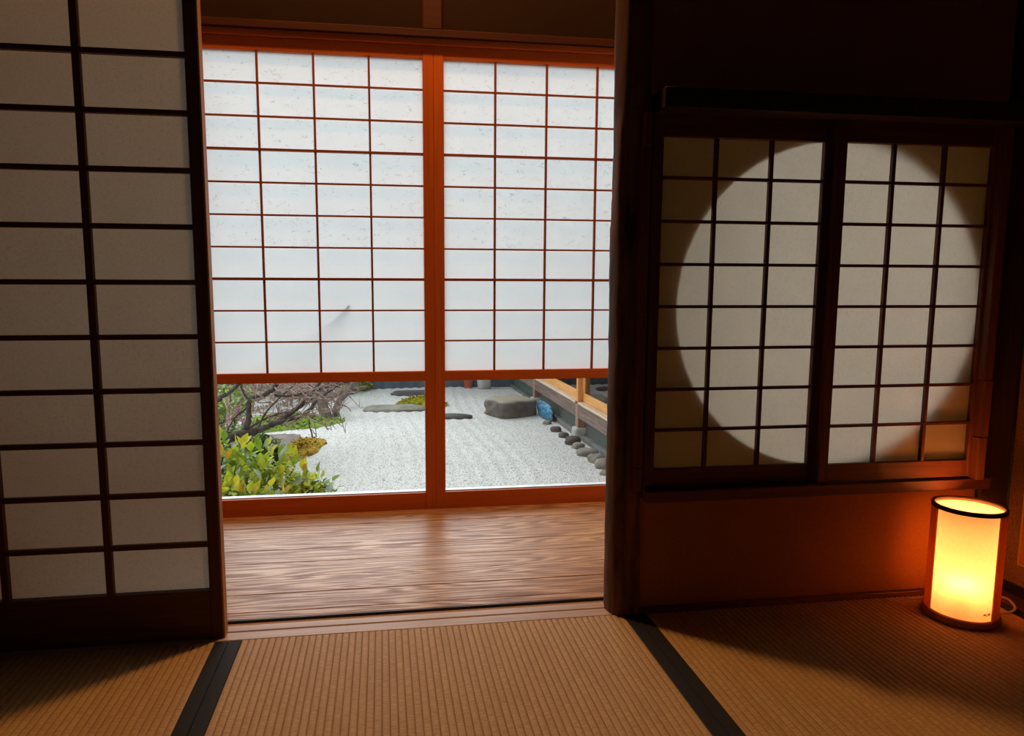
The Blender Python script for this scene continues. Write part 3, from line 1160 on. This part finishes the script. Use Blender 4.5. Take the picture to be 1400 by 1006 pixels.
# ---- leaves
def leaf_mat(name, a, b, rough=0.4):
    a, b = [tuple(x * 0.92 for x in q) for q in (a, b)]
    t = NT(name)
    oi = t.n('ShaderNodeObjectInfo')
    v = t.coord((1, 1, 1))
    n = t.noise(v, 30, 2)
    c = t.ramp(n, [(0.35, a), (0.65, b)])
    p = t.principled(c, rough, None, 0.5)
    tr = t.n('ShaderNodeBsdfTranslucent')
    t.l(c, tr.inputs[0])
    ms = t.n('ShaderNodeMixShader')
    ms.inputs[0].default_value = 0.3
    t.l(p.outputs[0], ms.inputs[1])
    t.l(tr.outputs[0], ms.inputs[2])
    t.l(ms.outputs[0], t.out.inputs[0])
    return t.mat


LEAF = [leaf_mat('leaf_lime', (0.38, 0.48, 0.02), (0.58, 0.64, 0.06)), leaf_mat('leaf_yellow', (0.66, 0.58, 0.02), (0.80, 0.70, 0.08)),
        leaf_mat('leaf_green', (0.16, 0.28, 0.02), (0.28, 0.42, 0.05)), leaf_mat('leaf_highlight', (0.32, 0.42, 0.28), (0.46, 0.55, 0.42), 0.3),  # bluish variant is a highlight painted in as leaf colour
        leaf_mat('leaf_amber', (0.58, 0.33, 0.02), (0.66, 0.42, 0.05))]
LEAF_DARK = leaf_mat('leaf_dark_green', (0.030, 0.075, 0.012), (0.075, 0.15, 0.025))  # dark green leaves of the shrub behind the bush
LEAF_MID = leaf_mat('leaf_mid_green', (0.13, 0.24, 0.03), (0.30, 0.42, 0.07))
LEAF_RUST = leaf_mat('leaf_rust_brown', (0.24, 0.12, 0.09), (0.36, 0.20, 0.14))
LEAF_PINK = leaf_mat('leaf_blush', (0.42, 0.22, 0.20), (0.58, 0.36, 0.32))


def leaf_geo(L, Wd, fold=0.25, curl=0.2):
    """pointed oval leaf, folded along its midrib: 16 triangles"""
    n = 5
    prof = [0.0, 0.62, 1.0, 0.86, 0.48, 0.0]
    vs, fs = [], []
    for i in range(n + 1):
        f = i / n
        w = Wd / 2 * prof[i]
        z = -curl * L * (f - 0.4) ** 2
        vs.append((0, f * L, z))
        vs.append((-w, f * L, z + fold * w))
        vs.append((w, f * L, z + fold * w))
    for i in range(n):
        a = i * 3
        b = a + 3
        fs.append((a, b, b + 1, a + 1))
        fs.append((a, a + 2, b + 2, b))
    return vs, fs


def leaf_mesh(name, L, Wd, mat):
    vs, fs = leaf_geo(L, Wd)
    me = bpy.data.meshes.new(name)
    me.from_pydata(vs, [], fs)
    me.materials.append(mat)
    for p in me.polygons:
        p.use_smooth = True
    return me


def leaf_mass(name, centres, L, Wd, mat, parent, rnd):
    """many small leaves that nobody could count, one mesh"""
    vs, fs = leaf_geo(L, Wd)
    V, F = [], []
    base = wloc(parent)
    for p in centres:
        rot = Matrix.Rotation(rnd.uniform(0, 6.28), 4, 'Z') @ Matrix.Rotation(rnd.uniform(-0.9, 0.9), 4, 'X') @ Matrix.Rotation(rnd.uniform(-0.6, 0.6), 4, 'Y')
        s = rnd.uniform(0.7, 1.2)
        o = len(V)
        for v in vs:
            q = rot @ (Vector(v) * s) + Vector(p) - base
            V.append(q[:])
        F += [tuple(o + k for k in f) for f in fs]
    me = bpy.data.meshes.new(name)
    me.from_pydata(V, [], F)
    me.materials.append(mat)
    o = link_mesh(name, me, parent)
    o['kind'] = 'stuff'
    return o


# ---- moss
def moss_mat(name, a, b, c3):
    a, b, c3 = [tuple(x * OUT for x in q) for q in (a, b, c3)]
    t = NT(name)
    v = t.coord((1, 1, 1))
    n1 = t.noise(v, 34, 4, 0.7)
    n2 = t.noise(v, 9, 3)
    c = t.ramp(n1, [(0.3, a), (0.7, b)])
    c = t.mix(t.ramp(n2, [(0.45, (0, 0, 0)), (0.62, (1, 1, 1))]), c, c3)
    t.principled(c, 0.95, t.bump(n1, 0.9, 0.02), 0.1)
    return t.mat


def moss(name, pts, h, mat, seed, tuft=0.75, tl=0.035, tmat=None):
    """mound with an irregular outline given by ground points"""
    rnd = random.Random(seed)
    bm = bmesh.new()
    c = Vector((sum(p[0] for p in pts) / len(pts), sum(p[1] for p in pts) / len(pts), 0))
    loop = smooth_path([Vector((p[0], p[1], 0)) for p in pts] + [Vector((pts[0][0], pts[0][1], 0))], 8)[:-1]
    nr = 12
    rings = []
    for i in range(nr):
        f = 1 - i / nr
        ring = []
        for q in loop:
            p = c + (q - c) * f
            hh = h * (1 - f ** 2.4) + (0 if i == 0 else rnd.uniform(-.012, .014) * min(1, h * 8))
            ring.append(bm.verts.new((p.x + rnd.uniform(-.012, .012), p.y + rnd.uniform(-.012, .012), GZ + hh - (0.02 if i == 0 else -.006))))
        rings.append(ring)
    top = bm.verts.new((c.x, c.y, GZ + h))
    n = len(loop)
    for i in range(nr - 1):
        for k in range(n):
            bm.faces.new((rings[i][k], rings[i][(k + 1) % n], rings[i + 1][(k + 1) % n], rings[i + 1][k]))
    for k in range(n):
        bm.faces.new((rings[-1][k], rings[-1][(k + 1) % n], top))
    bmesh.ops.recalc_face_normals(bm, faces=bm.faces)
    tips = []
    for f_ in bm.faces:
        if rnd.random() < tuft:
            p_ = f_.calc_center_median()
            tips.append(p_ + Vector((rnd.uniform(-.02, .02), rnd.uniform(-.02, .02), rnd.uniform(-.004, .006))))
    o = bm_obj(name, bm, mat, None, True, (c.x, c.y, GZ))
    if tips:
        leaf_mass('moss_tufts', tips, tl, tl * .55, tmat or mat, o, rnd)
    return o


def gp(u, v):
    p = atz(u, v, GZ)
    return (p.x, p.y)


M['moss_yellow'] = moss_mat('yellow_moss', (0.30, 0.27, 0.015), (0.60, 0.54, 0.04), (0.22, 0.17, 0.02))
M['moss_green'] = moss_mat('green_moss', (0.16, 0.26, 0.035), (0.42, 0.55, 0.12), (0.26, 0.40, 0.05))
M['moss_rust'] = moss_mat('rusty_moss', (0.46, 0.27, 0.02), (0.72, 0.50, 0.06), (0.34, 0.19, 0.05))
M['soil'] = stone_mat('grey_soil', (0.20, 0.16, 0.14), (0.36, 0.31, 0.28))
tag(moss('moss_mound', [gp(538, 553), gp(560, 557), gp(590, 559), gp(612, 555), gp(606, 550), gp(580, 548.5), gp(555, 549.5)], 0.075, M['moss_yellow'], 2),
    'low yellow-green moss cushion on the gravel, behind the wide flat stone', 'moss')
tag(moss('moss_patch', [gp(360, 592), gp(405, 588), gp(440, 586), gp(478, 577), gp(455, 572), gp(420, 566), gp(385, 566), gp(340, 572), gp(330, 585)], 0.04, M['moss_green'], 5, 1.0, .045),
    'bright green moss tongue at the foot of the tree trunk', 'moss')
tag(moss('moss_patch', [gp(395, 634), gp(425, 622), gp(449, 605), gp(432, 598), gp(410, 600), gp(398, 606), gp(380, 622)], 0.016, M['moss_rust'], 7, 1.0, .028),
    'rusty brown moss tongue in front of the gravel, above the bush', 'moss')
tag(moss('soil_bed', [gp(330, 640), gp(380, 625), gp(398, 609), gp(414, 600), gp(408, 593.5), gp(370, 594), gp(330, 598), gp(270, 612)], 0.014, M['soil'], 8, 0.0),
    'bare grey soil between rusty moss and green moss', 'soil')

# a bare twig standing in the rusty moss
bk = {}


def bark(name, a, b):
    a, b = [tuple(x * OUT for x in q) for q in (a, b)]
    t = NT(name)
    v = t.coord((9, 9, 3))
    n = t.noise(v, 4, 5, 0.65)
    c = t.ramp(n, [(0.3, a), (0.7, b)])
    t.principled(c, 0.9, t.bump(n, 0.7, 0.012), 0.15)
    return t.mat


M['bark_dark'] = bark('dark_bark', (0.055, 0.042, 0.040), (0.17, 0.13, 0.115))
M['bark_grey'] = bark('grey_bark', (0.16, 0.13, 0.11), (0.38, 0.31, 0.27))
M['twig_tan'] = bark('tan_twig', (0.22, 0.13, 0.10), (0.74, 0.55, 0.48))
bm = bmesh.new()
p0 = atz(428, 600, GZ)
add_tube(bm, smooth_path([p0 + Vector((0, 0, -.02)), p0 + Vector((-.012, 0, .06)), p0 + Vector((-.03, .0, .12)), p0 + Vector((-.028, .01, .17))], 4), [.007] * 8 + [.005] * 5, 6)
tag(bm_obj('bare_twig', bm, M['bark_dark'], None, True, p0), 'single bare dark twig standing in the rusty moss', 'twig')


# ---- broad-leaved bush in the near left corner
def bush():
    rnd = random.Random(21)
    root = empty('leafy_bush', (-0.95, 2.45, GZ), 'yellow-green broad-leaved bush low behind the left glass pane', 'bush')
    blobs = [(-1.10, 2.64, -0.31, .24), (-0.92, 2.66, -0.35, .23), (-0.75, 2.66, -0.38, .19), (-0.60, 2.64, -0.42, .14), (-0.96, 2.30, -0.42, .20), (-0.78, 2.34, -0.44, .17), (-.50, 2.70, -.45, .09), (-1.12, 2.3, -.36, .22)]
    tot = []
    stems = bmesh.new()
    for bx, by, bz, br in blobs:
        for k in range(4):
            a = rnd.uniform(0, 6.28)
            e = Vector((bx + math.cos(a) * br * .6, by + math.sin(a) * br * .6, bz + br * .5))
            b0 = Vector((bx * .6 - .95 * .4, by * .6 + 2.45 * .4, GZ - .02))
            add_tube(stems, smooth_path([b0, (b0 + e) / 2 + Vector((rnd.uniform(-.04, .04), rnd.uniform(-.04, .04), .04)), e], 4), [.008 - .0005 * q for q in range(9)], 5)
    bm_obj('stems', stems, M['bark_dark'], root, True, (0, 0, 0), 'stuff')
    inner = []
    for bx, by, bz, br in blobs:
        for _ in range(int(3400 * br * br * 4)):
            d = Vector((rnd.gauss(0, 1), rnd.gauss(0, 1), rnd.gauss(0, 1))).normalized() * br * rnd.uniform(.45, .86)
            p = Vector((bx, by, bz)) + d
            if p.z > GZ + .02:
                inner.append(p)
    third = len(inner) // 3
    leaf_mass('inner_foliage', inner[:third], .042, .024, LEAF[2], root, rnd)
    leaf_mass('inner_foliage', inner[third:2 * third], .046, .026, LEAF[0], root, rnd)
    leaf_mass('inner_foliage', inner[2 * third:], .040, .022, LEAF_MID, root, rnd)
    meshes = [leaf_mesh('leaf', .070, .040, mt) for mt in LEAF]
    wts = [0.42, 0.26, 0.12, 0.10, 0.10]
    n = 0
    while n < 290:
        bx, by, bz, br = rnd.choices(blobs, [b[3] ** 2 for b in blobs])[0]
        d = Vector((rnd.gauss(0, 1), rnd.gauss(0, 1) - .6, rnd.gauss(0, 1) + .5)).normalized()
        p = Vector((bx, by, bz)) + d * br * rnd.uniform(.86, 1.04)
        if p.z < GZ + .04 or d.y > 0.45:
            continue
        if any((p - Vector(b[:3])).length < b[3] * .8 for b in blobs):
            continue
        o = link_mesh('leaf', rnd.choices(meshes, wts)[0], root, p)
        s = rnd.uniform(.75, 1.25)
        o.scale = (s, s, s)
        out = Vector((d.x, d.y, d.z + .35)).normalized()
        q = out.to_track_quat('Y', 'Z').to_matrix().to_4x4() @ Matrix.Rotation(rnd.uniform(-.9, .9), 4, 'Y') @ Matrix.Rotation(rnd.uniform(-.5, .7), 4, 'X')
        o.rotation_euler = q.to_euler()
        n += 1


bush()


# ---- shrubs further back
def shrub(name, label, blobs, mats, n, seed, L=.04, leafparts=0):
    rnd = random.Random(seed)
    root = empty(name, (blobs[0][0], blobs[0][1], GZ), label, 'shrub')
    stems = bmesh.new()
    for bx, by, bz, br in blobs:
        for k in range(5):
            a = rnd.uniform(0, 6.28)
            e = Vector((bx + math.cos(a) * br * .8, by + math.sin(a) * br * .8, bz + br * rnd.uniform(.2, .9)))
            b0 = Vector((bx + rnd.uniform(-.05, .05), by, GZ - .02))
            add_tube(stems, smooth_path([b0, (b0 + e) / 2 + Vector((rnd.uniform(-.06, .06), 0, .05)), e], 4), [.011 - .0009 * q for q in range(9)], 5)
    bm_obj('stems', stems, M['twig_tan'], root, True, (0, 0, 0), 'stuff')
    for mi, mt in enumerate(mats):
        cs = []
        for bx, by, bz, br in blobs:
            for _ in range(int(n / len(mats) / len(blobs))):
                d = Vector((rnd.gauss(0, 1), rnd.gauss(0, 1), rnd.gauss(0, 1))).normalized() * br * rnd.uniform(.3, 1.0) ** .6
                p = Vector((bx, by, bz)) + d
                if p.z > GZ:
                    cs.append(p)
        leaf_mass('foliage', cs, L, L * .55, mt, root, rnd)
    return root


shrub('dark_shrub', 'dark green glossy shrub under the dark branch, left of the soil', [(-1.22, 3.55, -.36, .22), (-1.0, 3.62, -.42, .15), (-1.5, 3.5, -.3, .25)], [LEAF_DARK, LEAF[2]], 1500, 5, .06)
shrub('flowering_shrub', 'loose green shrub with a few pink blossoms at the far left', [(-1.9, 5.0, -.15, .38), (-1.55, 5.1, -.25, .26), (-2.2, 4.8, .1, .42), (-1.65, 4.7, -.32, .20)], [LEAF_MID, LEAF[0], LEAF_MID, LEAF[2]], 2000, 6, .06)
shrub('low_hedge', 'low blush-tinted hedge along the garden wall behind the trees', [(-2.4, 6.95, -.2, .42), (-1.8, 7.05, -.25, .36), (-1.25, 7.1, -.28, .28), (-3.0, 6.9, -.1, .5)], [LEAF_PINK, LEAF_MID, LEAF_PINK], 1800, 8, .05)
shrub('pink_thicket', 'low pinkish-brown thicket in the shade behind the branches', [(-1.55, 6.1, -.36, .26), (-1.2, 6.3, -.36, .26), (-.98, 6.75, -.38, .20), (-1.9, 5.9, -.32, .28)], [LEAF_PINK, LEAF_RUST, LEAF_PINK, LEAF_MID], 2600, 18, .034)
# blossoms are parts of the flowering shrub
M['petal'] = plain('pink_petal', (0.62, 0.18, 0.36), 0.6)
fs = bpy.data.objects['flowering_shrub']
for (u, v) in ((322, 563), (333, 574), (312, 571), (327, 556)):
    bm = bmesh.new()
    c = at(u, v, 4.55)
    for k in range(5):
        a = k * 2 * math.pi / 5
        d = Vector((math.cos(a), -.3, math.sin(a)))
        s = Vector((-math.sin(a), 0, math.cos(a)))
        q = [bm.verts.new(c + d * .004), bm.verts.new(c + d * .018 + s * .009), bm.verts.new(c + d * .027), bm.verts.new(c + d * .018 - s * .009)]
        bm.faces.new(q)
    bm_obj('blossom', bm, M['petal'], fs)


# ---- bare trees
def tree(name, label, loc, trunk_paths, branch_paths, mat, twig_mat, twig_n, twig_region, seed, twig_len=.30):
    rnd = random.Random(seed)
    root = empty(name, loc, label, 'tree')

    def limb(nm, path, r0, r1):
        bm = bmesh.new()
        sp = smooth_path(path, 5)
        nn = len(sp)
        rr = [(r0 + (r1 - r0) * i / (nn - 1)) * rnd.uniform(.88, 1.12) for i in range(nn)]
        sp = [p + Vector((rnd.uniform(-1, 1), rnd.uniform(-1, 1), rnd.uniform(-1, 1))) * min(rr[i] * .35, .006) for i, p in enumerate(sp)]
        add_tube(bm, sp, rr, 9)
        bm_obj(nm, bm, mat, root, True)
        return sp
    allp = []
    for p, a, b in trunk_paths:
        allp += limb('trunk', p, a, b)
    for p, a, b in branch_paths:
        allp += limb('branch', p, a, b)
    bm = bmesh.new()
    (u0, u1, v0, v1, y0, y1) = twig_region
    for _ in range(twig_n):
        p = at(rnd.uniform(u0, u1), rnd.uniform(v0, v1), rnd.uniform(y0, y1))
        near = min(allp, key=lambda q: (q - p).length)
        if (near - p).length > .55:
            p = near + (p - near).normalized() * rnd.uniform(.1, .45)
        mid = (near + p) / 2 + Vector((rnd.uniform(-.05, .05), rnd.uniform(-.05, .05), rnd.uniform(-.03, .06)))
        end = p + (p - mid).normalized() * rnd.uniform(.02, .1)
        sp = smooth_path([near, mid, p, end], 3)
        add_tube(bm, sp, [.0055 * (1 - i / (len(sp) + 2)) + .0010 for i in range(len(sp))], 4, False)
        for _k in range(2):
            b = sp[rnd.randrange(3, len(sp))]
            e = b + Vector((rnd.uniform(-.09, .09), rnd.uniform(-.06, .06), rnd.uniform(-.03, .11)))
            add_tube(bm, [b, (b + e) / 2 + Vector((rnd.uniform(-.015, .015), 0, .01)), e], [.0035, .0028, .0015], 4, False)
    bm_obj('twigs', bm, twig_mat, root, True, (0, 0, 0), 'stuff')
    return root


def pth(pts, y0, y1):
    n = len(pts)
    return [at(u, v, y0 + (y1 - y0) * i / (n - 1)) for i, (u, v) in enumerate(pts)]


A0 = at(286, 613, 3.1)
tree('gnarled_tree', 'gnarled dark tree reaching in from the left, bare branches', (A0.x - .6, A0.y, GZ),
     [([Vector((A0.x - .60, A0.y, GZ - .05)), Vector((A0.x - .5, A0.y, GZ + .10)), Vector((A0.x - .25, A0.y, A0.z - .05)), A0] + pth([(302, 603), (320, 597), (338, 592), (350, 590)], 3.12, 3.25), .050, .026)],
     [(pth([(348, 590), (366, 583), (384, 574), (399, 563), (413, 552), (428, 535), (444, 512), (450, 500)], 3.25, 3.9), .022, .009),
      (pth([(372, 581), (392, 575), (412, 567), (423, 560), (433, 547), (447, 537), (462, 527), (480, 518)], 3.35, 4.1), .018, .007),
      (pth([(334, 593), (340, 575), (339, 560), (342, 547), (358, 541), (374, 531), (383, 518), (394, 500)], 3.2, 3.5), .020, .014),
      (pth([(286, 556), (300, 545), (314, 536), (328, 524), (340, 508)], 3.0, 3.2), .016, .010),
      (pth([(342, 548), (332, 536), (330, 522), (335, 508)], 3.27, 3.3), .010, .006),
      (pth([(376, 540), (398, 541), (420, 536), (444, 530), (470, 524), (500, 516)], 3.45, 4.6), .010, .005),
      (pth([(352, 588), (362, 566), (378, 548), (400, 528), (420, 510)], 3.3, 3.8), .007, .004),
      (pth([(340, 556), (322, 570), (310, 590)], 3.3, 3.4), .007, .004),
      (pth([(333, 593), (352, 578), (380, 566), (402, 562), (424, 548), (440, 532)], 3.3, 4.0), .009, .004),
      ([at(286, 556, 3.0), Vector((-1.25, 2.2, 0.15)), Vector((-.80, 1.5, .42)), Vector((-.46, 1.12, .585)), Vector((-.30, .975, .680)), Vector((-.238, .933, .735))], .011, .0034)],
     M['bark_dark'], M['twig_tan'], 130, (300, 470, 505, 585, 3.2, 4.4), 31)
B0 = atz(446, 573, GZ)
tree('grey_trunk_tree', 'grey-barked tree stump with tangled twigs at the gravel edge', (B0.x, B0.y, GZ),
     [([B0 + Vector((0, 0, -.04))] + pth([(445, 566), (441, 552), (440, 538), (446, 524), (455, 508)], B0.y, B0.y + .1), .062, .04),
      ([atz(458, 570, GZ) + Vector((0, 0, -.04))] + pth([(459, 562), (463, 550), (470, 540), (482, 527), (492, 510)], 5.55, 5.7), .040, .026)],
     [(pth([(441, 548), (455, 540), (470, 535), (486, 532), (500, 529)], 5.5, 6.6), .040, .018),
      (pth([(442, 540), (426, 528), (412, 515)], 5.5, 5.4), .022, .012),
      (pth([(463, 552), (474, 556), (480, 562)], 5.5, 5.3), .010, .004),
      (pth([(446, 530), (462, 522), (480, 518), (500, 508)], 5.5, 5.9), .020, .010)],
     M['bark_grey'], M['twig_tan'], 34, (395, 500, 505, 560, 5.45, 6.4), 33)
# creeping juniper sprig at the top edge of the gravel
shrub('fern_clump', 'small pale green tuft beside the trunk at the far gravel edge', [(-.55, 7.3, -.34, .17), (-.38, 7.5, -.40, .12)], [LEAF_MID, LEAF[0]], 350, 15, .05)

# ---- wing of the house along the right side of the garden
M['fascia'] = wood('weathered_fascia', (0.10, 0.072, 0.062), (0.26, 0.19, 0.165), 'y', 0.8, 0.2)
M['warm_y'] = wood('warm_sill_y', (0.58, 0.25, 0.07), (0.80, 0.42, 0.15), 'y', 0.6, 0.3)
M['warm_z'] = wood('warm_post_z', (0.50, 0.19, 0.05), (0.74, 0.34, 0.11), 'z', 0.6, 0.3)
M['reddish_z'] = wood('reddish_post_z', (0.22, 0.11, 0.085), (0.40, 0.23, 0.18), 'z', 0.8, 0.2)
M['worn_sill'] = wood('worn_sill_y', (0.42, 0.27, 0.16), (0.74, 0.60, 0.46), 'y', 0.7, 0.2)
M['ledge_stone'] = stone_mat('ledge_stone', (0.16, 0.16, 0.155), (0.30, 0.30, 0.29))
M['foundation'] = plain('dark_foundation', (0.085, 0.10, 0.10), 0.9, 0.2, 0.3, 10, 0.3)
M['void'] = plain('dim_room', (0.10, 0.10, 0.095), 0.9, 0.2, 0.3, 3)


def mesh_screen():
    t = NT('wire_mesh_screen')
    v = t.coord((1, 1, 1), rnd=False)
    w = t.n('ShaderNodeTexWave', bands_direction='Z')
    w.inputs['Scale'].default_value = 28
    t.l(v, w.inputs['Vector'])
    c = t.ramp(w.outputs[0], [(0.3, (0.05, 0.065, 0.06)), (0.8, (0.16, 0.20, 0.18))])
    t.principled(c, 0.6, None, 0.3)
    return t.mat


FXW = 1.56
hw = empty('garden_wing', (FXW, 5.5, GZ), 'timber side wing along the garden, seen through the right glass pane', 'building')
box('foundation', FXW + .10, FXW + .20, 1.3, 7.6, GZ - .05, GZ + .28, M['foundation'], hw, bev=0)
box('vent_screen', FXW + .070, FXW + .085, 1.3, 7.6, GZ + .02, GZ + .26, mesh_screen(), hw, bev=0)
box('ledge_board', FXW + .02, FXW + .075, 1.3, 7.6, GZ - .02, GZ + .035, M['ledge_stone'], hw, bev=0.004)
for ya, yb in ((1.3, 4.235), (4.325, 6.0), (6.06, 7.6)):
    box('fascia_board', FXW, FXW + .05, ya, yb, -0.315, -0.195, M['fascia'], hw, bev=0.004)
    box('sill_board', FXW - .010, FXW + .068, ya, yb, -0.194, -0.172, M['worn_sill'], hw, bev=0.004)
    box('door_foot_rail', FXW + .040, FXW + .068, ya, yb, -0.171, -0.095, M['warm_y'], hw, bev=0.003)
    box('glass_pane', FXW + .052, FXW + .058, ya, yb, -0.094, 0.80, M['wing_glass'], hw, bev=0)
    box('upper_rail', FXW + .040, FXW + .068, ya, yb, 0.801, 0.90, M['warm_y'], hw, bev=0.003)
for yy in (4.28, 6.03):
    box('support_post', FXW - .004, FXW + .075, yy - .040, yy + .040, GZ + .10, -0.195, M['reddish_z'], hw, bev=0.004)
    box('door_post', FXW - .002, FXW + .07, yy - .030, yy + .030, -0.171, 1.2, M['warm_z'], hw, bev=0.003)
    box('door_stile', FXW + .038, FXW + .070, yy - .09, yy - .037, -0.094, 1.2, M['warm_z'], hw, bev=0.003)
    box('door_stile', FXW + .038, FXW + .070, yy + .037, yy + .09, -0.094, 1.2, M['warm_z'], hw, bev=0.003)
box('inner_floor', FXW + .075, FXW + 2.2, 1.3, 7.6, -0.24, -0.18, M['fascia'], hw, bev=0)
box('inner_wall', FXW + 2.2, FXW + 2.3, 1.3, 7.6, -0.5, 1.6, M['void'], hw, bev=0)
box('end_wall', FXW + .075, FXW + 2.3, 7.6, 7.61, -0.5, 1.6, M['void'], hw, bev=0)
box('upper_wall', FXW + .05, FXW + .13, 1.3, 7.6, 1.2, 1.6, M['void'], hw, bev=0)
box('roof', FXW - .35, FXW + 2.4, 1.2, 7.6, 1.6, 1.7, M['fascia'], hw, bev=0.01)
M['paleconcrete'] = stone_mat('pale_base_stone', (0.46, 0.44, 0.40), (0.68, 0.66, 0.62))
for yy in (4.28, 6.03):
    rock('base_stone', FXW + .03, yy, GZ - .03, .13, .13, .13, M['paleconcrete'], hw, int(yy * 10), 6.0, .03)

# blue netting bundled behind the stone block
t = NT('blue_net')
v = t.coord((1, 1, 1))
n = t.noise(v, 40, 3)
t.principled(t.ramp(n, [(0.35, (0.02, 0.10, 0.20)), (0.7, (0.10, 0.32, 0.50))]), 0.5, t.bump(n, .8, .01), .4)
tag(rock('blue_net', 1.515, 5.30, GZ - .02, .085, .52, .17, t.mat, None, 44, 2.2, .16, .06, 4), 'crumpled blue netting tucked behind the squared stone block', 'net')
# edging stones along the foot of the wing
rnd = random.Random(77)
spots = [(790, 606, .13, .09), (801, 612, .10, .07), (807, 622, .17, .08), (822, 632, .14, .09), (833, 640, .14, .10), (780, 596, .09, .06), (760, 588, .10, .06), (752, 578, .09, .05), (829, 650, .10, .06)]
where = ['under the pale post base', 'second in the row below the post base', 'flat one, third below the post base', 'fourth below the post base', 'at the right edge of the glass, upper of two',
         'just behind the post base', 'midway between post base and block', 'nearest the squared block', 'at the right edge of the glass, lower of two']
for (u, v, s, h), wl in zip(spots, where):
    x, y = gp(u, v)
    tag(rock('edging_stone', min(x, 1.465), y, GZ - .025, s, s * .9, h, M['flatstone'] if rnd.random() < .6 else M['darkstone'], None, rnd.randrange(999), 2.8, .09, rnd.uniform(0, 3), 3),
        'small edging stone along the wing, ' + wl, 'stone', 'edging stones along the wing')
# far end: red container and pale stone at the wall foot
bm = bmesh.new()
c = atz(640, 531, GZ)
r_ = lathe(bm, c.x, c.y, [(.05, GZ), (.062, GZ + .13), (.066, GZ + .13), (.066, GZ + .15), (.056, GZ + .15), (.05, GZ + .03)], 20)
bm.faces.new(r_[0][::-1])
bm.faces.new(r_[-1])
tag(bm_obj('plant_pot', bm, plain('red_clay', (0.62, 0.16, 0.09), .7), None, True, (c.x, c.y, GZ)), 'small red pot at the foot of the far garden wall', 'pot')
c = atz(662, 532, GZ)
tag(rock('pale_stone', c.x, c.y, GZ - .02, .17, .14, .22, M['paleconcrete'], None, 61, 4.0, .05, .2, 3), 'pale upright stone right of the small red pot', 'stone')
